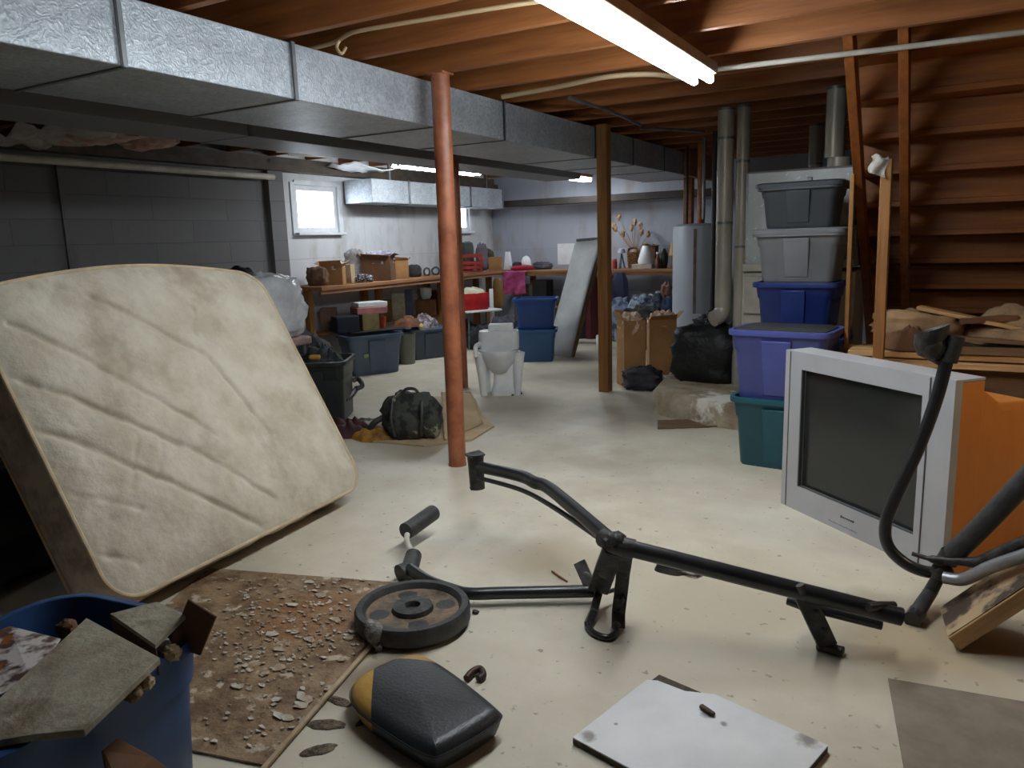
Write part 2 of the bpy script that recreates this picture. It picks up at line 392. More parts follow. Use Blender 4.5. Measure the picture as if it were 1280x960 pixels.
struct(MB().box(((XL+XR)/2, YB+0.1, ZC/2), (XR-XL+0.4, 0.2, ZC)).build('wall_back', M['wall_back'], smooth=False))
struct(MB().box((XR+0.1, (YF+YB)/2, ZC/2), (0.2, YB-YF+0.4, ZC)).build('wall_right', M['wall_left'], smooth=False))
struct(MB().box(((XL+XR)/2, YF-0.1, ZC/2), (XR-XL, 0.2, ZC)).build('wall_front', block_wall('block_wall_front', (150, 150, 150), (142, 142, 143), (120, 119, 118), 'x'), smooth=False))
MB().box((XL+0.03, 5.80, 1.12), (0.07, 0.2, 2.2)).build('pilaster', M['wall_left'], wl, smooth=False)
MB().box((XL+0.012, 3.70, 1.02), (0.03, 0.22, 2.0)).build('pilaster', M['wall_left'], wl, smooth=False)
struct(MB().box((XL+0.06, (YF+YB)/2, 2.13), (0.14, YB-YF-0.02, 0.06)).box((XL+0.04, (YF+YB)/2, 2.20), (0.05, YB-YF-0.02, 0.09)).build('trim_1', mat('sill_grey', (92, 80, 68), 0.8, col2=(70, 60, 52), scale=6), smooth=False))
M['win_frame'] = mat('window_frame_paint', (222, 224, 228), 0.5, col2=(200, 202, 206), scale=6)
def pane_mat():
    m = bpy.data.materials.new('dusty_glass'); m.use_nodes = True; nt = m.node_tree; nt.nodes.clear()
    t = nt.nodes.new('ShaderNodeBsdfTransparent'); g = nt.nodes.new('ShaderNodeBsdfGlossy'); mx = nt.nodes.new('ShaderNodeMixShader'); o = nt.nodes.new('ShaderNodeOutputMaterial')
    g.inputs['Roughness'].default_value = 0.05; mx.inputs[0].default_value = 0.07
    nt.links.new(t.outputs[0], mx.inputs[1]); nt.links.new(g.outputs[0], mx.inputs[2]); nt.links.new(mx.outputs[0], o.inputs['Surface']); return m
M['pane'] = pane_mat()
for k, (a, b) in enumerate(WY):
    f = MB()
    z0, z1 = WZ; x = XL-0.06
    for (c, s) in (((x, a+0.025, (z0+z1)/2), (0.1, 0.05, z1-z0)), ((x, b-0.025, (z0+z1)/2), (0.1, 0.05, z1-z0)),
                   ((x, (a+b)/2, z0+0.025), (0.1, b-a-0.1, 0.05)), ((x, (a+b)/2, z1-0.025), (0.1, b-a-0.1, 0.05))): f.box(c, s)
    w = struct(f.build('window_%d' % (k+1), M['win_frame'], bevel=0.004))
    MB().box((x, (a+b)/2-0.1, (z0+z1)/2), (0.02, 0.015, z1-z0-0.1)).box((x, (a+b)/2+0.1, (z0+z1)/2), (0.02, 0.015, z1-z0-0.1)).build('muntin', M['win_frame'], w)
    MB().box((x-0.012, (a+b)/2, (z0+z1)/2), (0.004, b-a-0.1, z1-z0-0.1)).build('pane', M['pane'], w, smooth=False)
    MB().box((XL+0.03, (a+b)/2, z0-0.02), (0.1, b-a+0.08, 0.03)).build('window_sill', M['win_frame'], w, bevel=0.004)
    sd = MB()
    sd.box((XL+0.008, a-0.03, (z0+z1)/2), (0.02, 0.06, z1-z0+0.06)); sd.box((XL+0.008, b+0.03, (z0+z1)/2), (0.02, 0.06, z1-z0+0.06)); sd.box((XL+0.008, (a+b)/2, z1+0.03), (0.02, b-a, 0.05))
    sd.build('casing', M['win_frame'], w, bevel=0.003)
# daylight outside
W = bpy.data.worlds.new('world'); scene.world = W; W.use_nodes = True
W.node_tree.nodes['Background'].inputs[0].default_value = (0.80, 0.90, 1.0, 1); W.node_tree.nodes['Background'].inputs[1].default_value = 10.0

# ------------------------------------------------------------------ posts and ducts
pole = thing('support_pole', 'rust-red round steel support pole standing in the middle of the floor', 'pole', onz(572, 581))
MB().cyl((0, 0, 0.008), (0, 0, ZJ-0.012), 0.052, n=28).build('shaft', M['rust'], pole)
MB().cyl((0, 0, 0), (0, 0, 0.010), 0.056, n=28).build('base_plate', M['rust'], pole)
MB().box((0, 0, ZJ-0.007), (0.11, 0.11, 0.012)).build('cap_plate', M['rust'], pole, bevel=0.002)
pw = onz(757, 489)
tag(MB().box((0, 0, (ZJ-0.001)/2), (0.09, 0.1, ZJ-0.002)).build('support_post', M['post_wood'], bevel=0.004, loc=pw),
    'square tan wooden post standing beside the torn cardboard boxes', 'post')
p2 = Vector((-3.95+0.02, 6.6, 0)); p2.x = onx(569, 260, -3.9).x; p2 = onx(569, 260, -3.9); p2.z = 0
tag(MB().cyl((0, 0, 0), (0, 0, ZJ-0.002), 0.05, n=20).build('support_pole', M['rust'], loc=p2), 'thin brown pole just showing behind the rust-red pole', 'pole')
# main trunk duct
dx0, dx1, dz0, dz1 = -3.38, -2.665, 1.99, 2.235
duct = thing('air_duct', 'large galvanised sheet metal duct running under the joists', 'duct', (0, 0, 0))
ys = [-1.8, 0.2, 1.87, 2.72, 3.82, 4.62, 6.12, 7.0, 7.9, 9.2]
for a, b in zip(ys, ys[1:]):
    MB().box(((dx0+dx1)/2, (a+b)/2, (dz0+dz1)/2), (dx1-dx0, b-a-0.004, dz1-dz0)).build('duct_section', M['galv'], duct, bevel=0.004)
    MB().box(((dx0+dx1)/2, b, (dz0+dz1)/2), (dx1-dx0+0.016, 0.022, dz1-dz0+0.012)).build('seam', M['galv_plain'], duct, bevel=0.003)
    MB().box((dx1+0.010, b-0.018, (dz0+dz1)/2), (0.004, 0.008, dz1-dz0+0.008)).build('joint_line', M['seam'], duct)
rd = thing('air_duct', 'long flat grey return duct beyond the large galvanised duct', 'duct', (0, 0, 0))
for a, b in zip([-1.8, 1.2, 3.6, 6.0], [1.2, 3.6, 6.0, 8.6]):
    MB().box((-4.18, (a+b)/2, 2.14), (0.46, b-a-0.004, 0.216)).build('duct_section', M['duct_dull'], rd, bevel=0.004)
    MB().box((-4.18, b, 2.139), (0.48, 0.03, 0.22)).build('seam', M['galv_plain'], rd, bevel=0.003)
# beam carried by the posts
wd = thing('air_duct', 'shiny galvanised branch duct along the far wall beside the window', 'duct', (0, 0, 0))
for i, (a, b) in enumerate(((6.85, 7.55), (7.55, 8.9), (8.9, 9.75))):
    MB().box((-5.88, (a+b)/2, 1.93), (0.4, b-a-0.004, 0.26)).build('duct_section', M['galv'], wd, bevel=0.004)
    MB().box((-5.88, b-0.015, 1.93), (0.42, 0.03, 0.28)).build('seam', M['galv_plain'], wd, bevel=0.003)
    MB().box((-5.70, (a+b)/2, (2.06+ZJ)/2), (0.02, 0.03, ZJ-2.05)).build('hanger_strap', M['galv_plain'], wd)
tag(MB().box((-4.2, 9.93, 1.86), (3.1, 0.16, 0.09)).build('header_beam', mat('dark_beam', (66, 58, 54), 0.8, col2=(50, 44, 42), scale=6), bevel=0.004), 'dark horizontal wooden beam along the top of the back wall', 'beam')
tag(MB().box((-2.62, 9.3, 2.11), (0.07, 1.5, 0.27)).build('header_beam', M['joist'], bevel=0.004), 'short dark beam end carrying the duct near the water heater', 'beam')
# vertical dark posts beyond the duct near the water heater
for px, nm, lab, mt, r in ((861, 'support_post', 'dark brown timber post rising left of the water heater pipes', 'joist', 0.045), ):
    q = ony(px, 250, 9.0); tag(MB().box((0, 0, ZJ/2), (0.1, 0.1, ZJ-0.002)).build(nm, M[mt], loc=(q.x, 9.0, 0), bevel=0.004), lab, 'post')

# ------------------------------------------------------------------ lamps
def tube_light(name, label, x, y0, y1, z, group=None, hous=True, drop=0.0):
    t = thing(name, label, 'light', (x, (y0+y1)/2, z), 0, group); h = (y1-y0)/2
    MB().box((0, 0, 0.055), (0.15, 2*h, 0.055)).build('housing', M['fixture'], t, bevel=0.006)
    for s in (-1, 1):
        MB().cyl((s*0.042, -h+0.02, 0.0), (s*0.042, h-0.02, 0.0), 0.019, n=12).build('fluorescent_tube', M['bulb'], t)
        for e in (-1, 1):
            MB().box((s*0.042, e*(h-0.008), 0.012), (0.03, 0.016, 0.05)).build('lamp_holder', M['white_plastic'], t, bevel=0.003)
    MB().box((0, 0, 0.075+(ZJ-z-0.075)/2), (0.05, 0.1, ZJ-z-0.078)).build('mount', M['fixture'], t)
    return t
tube_light('fluorescent_light', 'long bright twin fluorescent light under the joists, nearest the camera', -1.20, 1.74, 4.18, 2.115)
tube_light('fluorescent_light', 'bright fluorescent light in the far half, seen under the duct behind the pole', onz(545, 212, 2.09).x, onz(484, 207, 2.09).y, onz(606, 217, 2.09).y, 2.09)
q = onz(752, 233, 2.05)
tube_light('fluorescent_light', 'small distant fluorescent light seen end on beside the wooden post', -4.35, 9.05, 9.75, 2.10)

lp0 = Vector((1.0, 3.02, 1.45)); lax = (Vector((0.18, 3.36, 0.36))-lp0).normalized()  # lamp added out of view to light the television's orange side
lbq = thing('added_lamp', 'added hooded warm lamp on a cord, out of view right of the television', 'lamp', lp0)
lq = lax.to_track_quat('Z', 'Y').to_matrix()
hoodm = MB()
hoodm.rings([[lq@Vector((r*math.cos(2*math.pi*k/24), r*math.sin(2*math.pi*k/24), z)) for k in range(24)] for r, z in ((0.02, -0.07), (0.05, -0.05), (0.085, 0.0), (0.105, 0.06), (0.102, 0.06), (0.082, 0.002), (0.045, -0.045))], True, False)
hoodm.build('hood', M['galv_plain'], lbq)
MB().blob((0, 0, 0), (0.03, 0.03, 0.03), 0, 1, nu=14, nv=10).build('glass_bulb', emis('bulb_glow', (255, 222, 176), 260.0), lbq)
MB().tube([lq@Vector((0, 0, -0.06)), lq@Vector((0, 0, -0.15))], 0.018, 10).build('handle', M['black_rubber'], lbq)
MB().tube([lq@Vector((0, 0, -0.15)), lq@Vector((0, 0, -0.18))+Vector((0, 0, 0.1)), Vector((0.05, -0.04, ZJ-1.45))], 0.005, 8, smooth=4).build('cord', M['black_rubber'], lbq)
# ------------------------------------------------------------------ pipes and cables on the ceiling
def run(name, label, cat, pts, r, m, smooth=6, n=10):
    return tag(MB().tube(pts, r, n, smooth=smooth).build(name, m), label, cat)
M['cable'] = mat('pale_cable', (176, 150, 116), 0.6)
M['dark_cable'] = mat('dark_cable', (40, 36, 34), 0.6)
yc = 4.02
run('conduit', 'white conduit crossing the ceiling from the light to the stairs', 'pipe',
    [onz(885, 88, ZJ-0.05), onz(985, 76, ZJ-0.05), onz(1120, 60, ZJ-0.05), onz(1280, 40, ZJ-0.05), onz(1420, 24, ZJ-0.05)], 0.014, M['pvc'])
run('conduit', 'beige conduit strapped under the joists left of the long light', 'pipe',
    [onz(628, 121, ZJ-0.013), onz(690, 110, ZJ-0.013), onz(760, 96, ZJ-0.013), onz(815, 93, ZJ-0.013), onz(850, 97, ZJ-0.013)], 0.015, M['cable'])
run('cable', 'pale cable looping along the joists at upper left', 'cable',
    [onz(384, 62, ZJ-0.01), onz(418, 53, ZJ-0.01), onz(440, 41, ZJ-0.01), onz(480, 33, ZJ-0.01), onz(540, 23, ZJ-0.01), onz(625, 9, ZJ-0.01), onz(700, -2, ZJ-0.01)], 0.009, M['cable'])
run('cable', 'short pale cable tail hanging down by the duct at upper left', 'cable',
    [onz(424, 50, ZJ-0.012), onz(421, 60, ZJ-0.05), onz(427, 67, ZJ-0.075), onz(432, 60, ZJ-0.03)], 0.008, M['cable'])
run('pipe', 'long grey pipe along the top of the left block wall', 'pipe', [(-5.98, -1.8, 2.03), (-5.98, 2, 2.03), (-5.98, 5.7, 2.03)], 0.03, M['pvc'], smooth=1, n=14)
run('pipe', 'white pipe on the far ceiling above the window', 'pipe', [(-5.6, 5.4, 2.229), (-5.3, 6.0, 2.229), (-4.7, 6.3, 2.229)], 0.018, M['pvc'])
run('cable', 'white cable curling along the far joists above the window', 'cable', [(-5.75, 5.7, 2.23), (-5.4, 6.7, 2.235), (-4.9, 7.2, 2.23), (-4.55, 8.2, 2.235)], 0.012, M['pvc'])
run('pipe', 'copper coloured pipe under the far joists beyond the return duct', 'pipe', [(-4.6, 5.6, 2.234), (-4.7, 7.5, 2.234), (-4.7, 9.8, 2.234)], 0.014, mat('copper', (150, 92, 60), 0.4, metal=0.6))
for i, (px0, py0, px1, py1) in enumerate(((712, 122, 800, 156), (800, 160, 880, 165))):
    a = onz(px0, py0, ZJ-0.011); b = onz(px1, py1, ZJ-0.011)
    run('conduit', ('dusty grey conduit angling under the joists behind the long light', 'short grey conduit under the joists left of the twin flue pipes')[i], 'pipe', [a, (a+b)/2+Vector((0.03, 0, 0)), b], 0.013, M['galv_plain'])
M['insul'] = mat('pink_insulation', (186, 136, 122), 0.9, col2=(214, 190, 176), scale=9, bump=0.6, bscale=16)
M['plastic_sheet'] = mat('plastic_sheet', (190, 184, 182), 0.3, col2=(140, 128, 124), scale=7, bump=0.5, bscale=14)
for i, (px, py, w, d, lab) in enumerate(((60, 172, 1.1, 0.4, 'pink insulation batt sagging between joists above the left wall'), (150, 170, 0.6, 0.34, 'smaller pink insulation scrap between joists right of the sagging batt'))):
    c = onz(px, py, 2.2)
    tag(MB().blob((0, 0, 0), (w/2, d/2, 0.075), 0.3, 3, seed=i+3).build('insulation_batt', M['insul'], loc=(max(c.x, -5.40) - 0.0, c.y+0.12*i, 2.175)), lab, 'insulation', 'pink insulation pieces between the joists')
c = onz(25, 192, 2.12)
tag(MB().grid(lambda u, v: Vector(((u-0.5)*0.9, (v-0.5)*0.5, 0.05*noise.noise(Vector((u*5, v*4, 1)))+0.08*abs(math.sin(u*7)))), 24, 14).build('plastic_sheet', M['plastic_sheet'], loc=(max(c.x, -5.45), c.y-0.35, 2.10), solid=0.004), 'crumpled translucent plastic sheet hanging above the left wall', 'sheet')
c = onz(452, 208, 2.2)
tag(MB().grid(lambda u, v: Vector(((u-0.5)*0.5, (v-0.5)*0.7, 0.04*noise.noise(Vector((u*5, v*4, 4)))-0.05*math.sin(v*3))), 16, 16).build('plastic_sheet', M['white_plastic'], loc=(c.x, c.y, 2.2), solid=0.006), 'white plastic sheet stapled to the far joists above the window', 'sheet')

# ------------------------------------------------------------------ staircase seen from below
st = thing('staircase', 'orange-brown wooden staircase seen from underneath at the right', 'stairs', (0, 0, 0))
S0 = Vector((0, 4.42, 2.38)); S1 = Vector((0, 6.66, 0.47)); XS = (-0.535, -0.285, 0.75)
sl = (S1.z-S0.z)/(S1.y-S0.y)
for x in XS:
    MB().beam((x, S0.y-0.06, S0.z+0.02), (x, S1.y+0.36, S1.z-0.30), 0.048, 0.14).build('stringer', M['stringer'], st, bevel=0.003)
nst = 10; rise = (S0.z-S1.z)/nst; runy = (S1.y-S0.y)/nst
for k in range(nst+1):
    yy = S0.y+runy*k; zz = S0.z-rise*k
    x0, x1 = XS[0]-0.01, XS[2]+0.02
    MB().box(((x0+x1)/2, yy+0.10+runy/2, zz+0.06), (x1-x0, runy+0.05, 0.036)).build('tread', M['stair'], st, bevel=0.004)
    if k < nst: MB().box(((x0+x1)/2, yy+0.10+runy, zz+0.06-rise/2), (x1-x0, 0.02, rise-0.038)).build('riser', M['stair'], st, smooth=False)
col_rag = mat('rag_cloth', (168, 164, 156), 0.85, col2=(118, 112, 104), scale=14, bump=0.4)
ps = thing('stud_post', 'narrow upright wooden stud in front of the stairs with a white rag on top', 'post', (-0.315, 4.30, 0))
MB().beam((0.02, 0, 0.0), (-0.0, 0.0, 1.66), 0.05, 0.09, up=(0, 1, 0)).build('stud', M['post_wood'], ps, bevel=0.003)
tag(MB().grid(lambda u, v: Vector(((u-0.5)*0.075-0.022+0.01*math.sin(v*6), -0.055+0.012*math.sin(u*7+v*3), 0.025-0.09*v-0.03*u*v)) if v > 0.25 else Vector(((u-0.5)*0.075-0.02, 0.04-0.38*v, 0.010+0.012*math.sin(u*6))), 12, 14).build('rag', col_rag, loc=(-0.325, 4.30, 1.664), solid=0.006), 'white rag draped on top of the upright stud', 'rag')
tag(MB().beam((-0.49, 4.60, 0.625), (-0.50, 4.60, 1.62), 0.022, 0.05, up=(0, 1, 0)).build('stud_post', M['post_wood'], bevel=0.003), 'short pale-edged board standing against the left stair stringer', 'post')
# ------------------------------------------------------------------ storage totes
def tote_mat(name, c): return mat(name, c, 0.42, col2=tuple(int(v*0.88) for v in c), scale=3, bump=0.03, bscale=40)
M['t_purple'] = tote_mat('tote_violet_blue', (78, 88, 160)); M['t_green'] = tote_mat('tote_teal', (26, 86, 100))
M['t_grey'] = tote_mat('tote_mid_grey', (126, 128, 132)); M['t_dark'] = tote_mat('tote_charcoal', (68, 74, 80))
M['t_blue'] = tote_mat('tote_royal_blue', (30, 50, 116)); M['t_steel'] = tote_mat('tote_steel_blue', (82, 98, 118))
M['t_far'] = tote_mat('tote_far_blue', (24, 72, 142)); M['t_far2'] = tote_mat('tote_far_blue_pale', (48, 92, 140))
M['t_near'] = tote_mat('tote_near_blue', (44, 78, 126)); M['t_black'] = tote_mat('tote_black', (42, 46, 46))
M['t_slate'] = tote_mat('tote_slate', (66, 78, 96)); M['t_tan'] = tote_mat('bin_grey_green', (118, 118, 106))
def tote(label, loc, w, d, h, m, rotz=0.0, lid=None, group=None, handle=True, r=0.05, taper=0.84, rim=0.018, name='storage_tote', detail=True, sticker=None, cat='tote'):
    t = thing(name, label, cat, loc, rotz, group); b = MB(); th = 0.006
    def ring(k, z, inset=0.0): return [Vector((p.x, p.y, z)) for p in rrect(w*k-2*inset, d*k-2*inset, r*k)]
    ks = lambda z: taper+(1-taper)*z/h
    hb = h*0.70
    b.rings([ring(ks(0)*0.97, 0), ring(ks(0), 0.012), ring(ks(hb)*0.965, hb), ring(ks(hb), hb+0.006), ring(1.0, h),
             ring(1.0, h, th), ring(ks(0), 0.02, th)])
    b.build('bin_body', m, t, ang=50)
    rb = MB(); rw = rim
    pr = [(0.0, h-0.03), (rw, h-0.03), (rw+0.002, h-0.012), (rw, h), (-0.004, h+0.001), (-0.004, h-0.03)]
    pts = rrect(w, d, r); n = len(pts); rr = []
    for i, p in enumerate(pts):
        nn = Vector((p.x-pts[i-1].x, p.y-pts[i-1].y, 0))+Vector((pts[(i+1) % n].x-p.x, pts[(i+1) % n].y-p.y, 0)); nn = Vector((nn.y, -nn.x, 0)).normalized()
        rr.append([Vector((p.x, p.y, 0))+nn*q+Vector((0, 0, z)) for q, z in pr])
    prev = [rb._v(q) for q in rr[-1]]
    first = prev
    for i in range(n):
        cur = first if i == n-1 else [rb._v(q) for q in rr[i]]
        for k in range(len(pr)): rb._f((prev[k], prev[(k+1) % len(pr)], cur[(k+1) % len(pr)], cur[k]))
        prev = cur
    rb.build('rim', m, t, ang=30)
    if handle:
        for sgn in (-1, 1):
            z = h*0.70; yk = d/2*ks(z*0.8)
            hb_ = MB(); ww = w*0.30
            yt, yb = d/2*ks(h*0.86), d/2*ks(0.03)*0.985
            q8 = []
            for (zz, yy, pr_, wk) in ((0.03, yb, 0.004, 0.9), (h*0.86, yt, 0.020, 1.0)):
                q8.append([Vector((-ww*wk/2, sgn*(yy-0.02), zz)), Vector((ww*wk/2, sgn*(yy-0.02), zz)), Vector((ww*wk/2, sgn*(yy+pr_), zz)), Vector((-ww*wk/2, sgn*(yy+pr_), zz))])
            hb_.rings(q8).build('handle', m, t, bevel=0.004)
    if lid:
        lb = MB()
        pts2 = lambda e, z: [Vector((p.x, p.y, z)) for p in rrect(w+2*e, d+2*e, r+0.01)]
        lb.rings([pts2(rim+0.006, h-0.014), pts2(rim+0.008, h+0.006), pts2(rim-0.006, h+0.016), pts2(-0.02, h+0.016), pts2(-0.03, h+0.008)])
        lb.build('lid', lid, t, ang=35)
    if sticker:
        MB().box((sticker[0], -d/2*ks(h*0.45)-0.004, h*0.5), (0.05, 0.004, 0.04)).build('sticker', sticker[1], t)
    return t
rzv = -0.10
# teal + violet pair beside the television
gp = onz(920, 582); GX, GY = gp.x+0.235, gp.y+0.17
tote('teal green storage tote on the floor under the violet-blue tote', (GX, GY, 0), 0.52, 0.36, 0.405, M['t_green'], rzv)
tv_ = tote('violet-blue storage tote with a black lid, on the teal tote', (GX-0.01, GY, 0.392), 0.53, 0.37, 0.40, M['t_purple'], rzv)
MB().rings([[Vector((p.x, p.y, z)) for p in rrect(0.50+e, 0.34+e, 0.05)] for e, z in ((0, 0.385), (0.0, 0.402), (-0.05, 0.41))]).build('lid', M['black_rubber'], tv_)
# tall stack in front of the furnace
sx, sy, sr = -0.80, 5.06, -0.07
tote('blue storage tote on the floor at the bottom of the tall stack', (sx, sy, 0), 0.50, 0.36, 0.355, M['t_blue'], sr)
tote('blue storage tote second from the floor in the tall stack', (sx+0.005, sy, 0.357), 0.50, 0.36, 0.33, M['t_blue'], sr)
tote('royal blue storage tote under the light grey one in the tall stack', (sx-0.02, sy, 0.689), 0.475, 0.36, 0.335, M['t_blue'], sr)
tote('mid grey lidded storage tote below the charcoal one in the tall stack', (sx-0.015, sy, 1.026), 0.50, 0.37, 0.305, M['t_grey'], sr+0.02, lid=M['t_grey'])
tote('charcoal storage tote topmost of the tall stack before the furnace', (sx-0.02, sy, 1.349), 0.46, 0.34, 0.255, M['t_dark'], sr+0.03, lid=M['t_dark'])
# far blue pair
bp = onz(668, 453)
tote('blue storage tote on the floor beneath its twin beside the leaning panel', (bp.x-0.05, bp.y+0.16, 0), 0.44, 0.34, 0.36, M['t_far2'], R(24), handle=False)
tote('darker blue storage tote stacked on the far blue tote', (bp.x-0.05, bp.y+0.16, 0.351), 0.46, 0.35, 0.35, M['t_far'], R(24), handle=False)
# row in front of the left workbench
q = onz(452, 471)
tote('slate blue storage tote at the near end of the left workbench', (q.x-0.08, q.y+0.26, 0), 0.60, 0.38, 0.415, M['t_steel'], R(62), handle=True, sticker=(-0.12, mat('green_sticker', (150, 160, 90), 0.6)))
q = onz(508, 457)
tote('dark slate tote half hidden behind the slate blue tote', (q.x-0.25, q.y+0.03, 0), 0.22, 0.26, 0.40, M['t_slate'], R(62), handle=False)
q = onz(506, 457)
bn = thing('waste_bin', 'round grey-green bin between the two dark slate totes', 'bin', (q.x-0.06, q.y+0.13, 0))
MB().rings([[Vector((r*math.cos(k*0.2618), r*math.sin(k*0.2618), z)) for k in range(24)] for r, z in ((0.085, 0), (0.105, 0.33), (0.112, 0.34), (0.10, 0.34), (0.08, 0.03))], True, True).build('bin_body', M['t_tan'], bn)
q = onz(533, 449)
tote('dark slate blue lidded tote by the rust-red pole under the workbench', (q.x-0.10, q.y+0.12, 0), 0.50, 0.34, 0.345, M['t_slate'], R(62), lid=M['t_steel'])
# big black bin behind the mattress
q = onz(400, 530)
bb = tote('tall black plastic bin standing behind the mattress', (-4.24, 4.37, 0), 0.44, 0.46, 0.47, M['t_black'], R(30), handle=True, r=0.06, taper=0.88)

# ------------------------------------------------------------------ television
A = onz(976, 629); B = onz(1176, 723)
tw = (B-A).length; ta = math.atan2(B.y-A.y, B.x-A.x); TH = 0.772
tv = thing('television', 'large silver tube television with a dark screen on the floor', 'television', A, ta)
Tn = Vector((math.sin(ta), -math.cos(ta), 0))
def tvp(px, py):
    p = onplane(px, py, A, Tn)-A
    return p.x*math.cos(ta)+p.y*math.sin(ta), p.z
(sx0, sz1), (sx1, sz1b) = tvp(1002, 463), tvp(1152, 493); (_, sz0), (sx1c, sz0b) = tvp(998, 607), tvp(1142, 671)
SX0, SX1, SZ0, SZ1 = sx0, (sx1+sx1c)/2, (sz0+sz0b)/2, (sz1+sz1b)/2
BD = 0.036
f = MB()
f.box((SX0/2, BD/2, TH/2), (SX0, BD, TH)); f.box(((SX1+tw)/2, BD/2, TH/2), (tw-SX1, BD, TH))
f.box(((SX0+SX1)/2, BD/2, SZ0/2), (SX1-SX0, BD, SZ0)); f.box(((SX0+SX1)/2, BD/2, (SZ1+TH)/2), (SX1-SX0, BD, TH-SZ1))
bez = f.build('bezel', M['tv_silver'], tv, smooth=False)
sc = MB()
def scr(u, v):
    bul = 0.016*(1-(2*u-1)**2)*(1-(2*v-1)**2)
    return Vector((SX0+(SX1-SX0)*u, 0.028-bul, SZ0+(SZ1-SZ0)*v))
sc.grid(scr, 20, 16); sc.build('screen', M['tv_glass'], tv)
fr = MB()
for (a, b) in (((SX0, SZ0), (SX1, SZ0)), ((SX1, SZ0), (SX1, SZ1)), ((SX1, SZ1), (SX0, SZ1)), ((SX0, SZ1), (SX0, SZ0))):
    fr.beam((a[0], 0.013, a[1]), (b[0], 0.013, b[1]), 0.005, 0.016, up=(0, 1, 0))
fr.build('screen_surround', M['tv_seam'], tv, smooth=False)
cx = tvp(1155, 600)[0]
for xx_, ww_ in ((cx, 0.005), (0.035, 0.003)): MB().box((xx_, -0.001, TH/2), (ww_, 0.004, TH-0.01)).build('seam_line', M['tv_seam'], bez)
sd = MB(); sd.box((tw/2, BD+0.056, TH/2-0.006), (tw-0.004, 0.112, TH-0.014)); sd.build('casing', M['tv_brown'], tv, bevel=0.004, label='orange-brown side casing')
MB().box((tw/2, BD+0.056, TH-0.006), (tw, 0.112, 0.012)).build('top_panel', M['tv_silver'], tv, bevel=0.003)
bk = MB()
bx0, bx1 = 0.03, tw-0.012
prof = [((bx0, 0.01), (bx1, 0.745), 0.132), ((bx0, 0.01), (bx1, 0.70), 0.20), ((0.06, 0.01), (bx1-0.005, 0.655), 0.27), ((0.10, 0.01), (bx1-0.02, 0.645), 0.46), ((0.2, 0.02), (tw-0.12, 0.56), 0.60), ((0.26, 0.04), (tw-0.2, 0.48), 0.66)]
rg = []
for (a, b, yy) in prof: rg.append([Vector((a[0], yy, a[1])), Vector((b[0], yy, a[1])), Vector((b[0], yy, b[1])), Vector((a[0], yy, b[1]))])
bk.rings(rg); bk.build('back_housing', M['tv_brown'], tv, bevel=0.025, seg=3, label='orange-brown sloping back')
# tiny worn lettering too blurred to read: a short word mark and a thin line of marks
(lx, lz) = tvp(1059, 649)
mk = MB()
for i, (dx, hh) in enumerate(((-0.036, 0.011), (-0.024, 0.006), (-0.012, 0.006), (0, 0.006), (0.012, 0.006), (0.024, 0.007), (0.036, 0.009))):
    mk.box((lx+dx, -0.001, lz-0.0), (0.008, 0.002, hh))
mk.build('word_mark', mat('mark_grey', (84, 84, 86), 0.6), bez)
(l2, z2) = tvp(1052, 657)
mk = MB()
for i in range(15): mk.box((l2-0.075+i*0.0115, -0.0008, z2-0.002*((i*7) % 3)*0.5), (0.006, 0.0016, 0.003+0.002*((i*5) % 3 == 0)))
mk.build('small_print', mat('mark_pale', (120, 120, 122), 0.6), bez)

# ------------------------------------------------------------------ mattress
mO = onz(146, 760, 0.088); mB = onz(455, 605, 0.088)
mu = (mB-mO); MW = mu.length; mu.normalize()
tp = ony(329, 340, mB.y); mv = (tp-mB); mv = (mv-mu*mv.dot(mu)); MHt = mv.length; mv.normalize()
mn = mu.cross(mv); 
if mn.x < 0: mn = -mn
MT = 0.205; RC = 0.13
mt = thing('mattress', 'dirty cream quilted mattress leaning back at the left', 'mattress', (0, 0, 0))
mt.matrix_world = Matrix.Translation(mO) @ Matrix((mu, mv, mn)).transposed().to_4x4()
M['ticking'] = mat('mattress_ticking', (204, 196, 178), 0.8, col2=(180, 168, 148), scale=5.5, detail=9, bump=0.35, bscale=30, col3=(140, 122, 102), scale3=3.4, lo3=0.52, hi3=0.78, lo=0.35, hi=0.65)
M['ticking_side'] = mat('mattress_border', (206, 190, 170), 0.5, col2=(160, 144, 126), scale=10, bump=0.6, bscale=14, lo=0.4, hi=0.6, col3=(166, 156, 146), scale3=12, lo3=0.6, hi3=0.68)
M['piping'] = mat('mattress_piping', (204, 184, 152), 0.7, col2=(172, 150, 120), scale=8)
def mloc(px, py):
    p = onplane(px, py, mO, mn)-mO; return p.dot(mu), p.dot(mv)
grooves = [[(112, 386), (160, 408), (255, 457), (330, 544)], [(8, 412), (60, 440), (130, 475), (202, 514), (262, 548)], [(0, 469), (60, 495), (169, 540), (250, 575), (340, 628)],
           [(34, 536), (100, 562), (161, 589), (240, 625), (325, 660)], [(75, 615), (110, 625), (170, 640)], [(170, 350), (200, 372), (240, 400)], [(240, 400), (240, 430)], [(165, 550), (157, 615)], [(195, 556), (190, 600)], [(100, 690), (170, 706)]]
G = [[mloc(*p) for p in g] for g in grooves]
def seg_d(p, a, b):
    ax, ay = a; bx, by = b; dx, dy = bx-ax, by-ay; t = max(0, min(1, ((p[0]-ax)*dx+(p[1]-ay)*dy)/(dx*dx+dy*dy+1e-9)))
    return math.hypot(p[0]-ax-dx*t, p[1]-ay-dy*t)
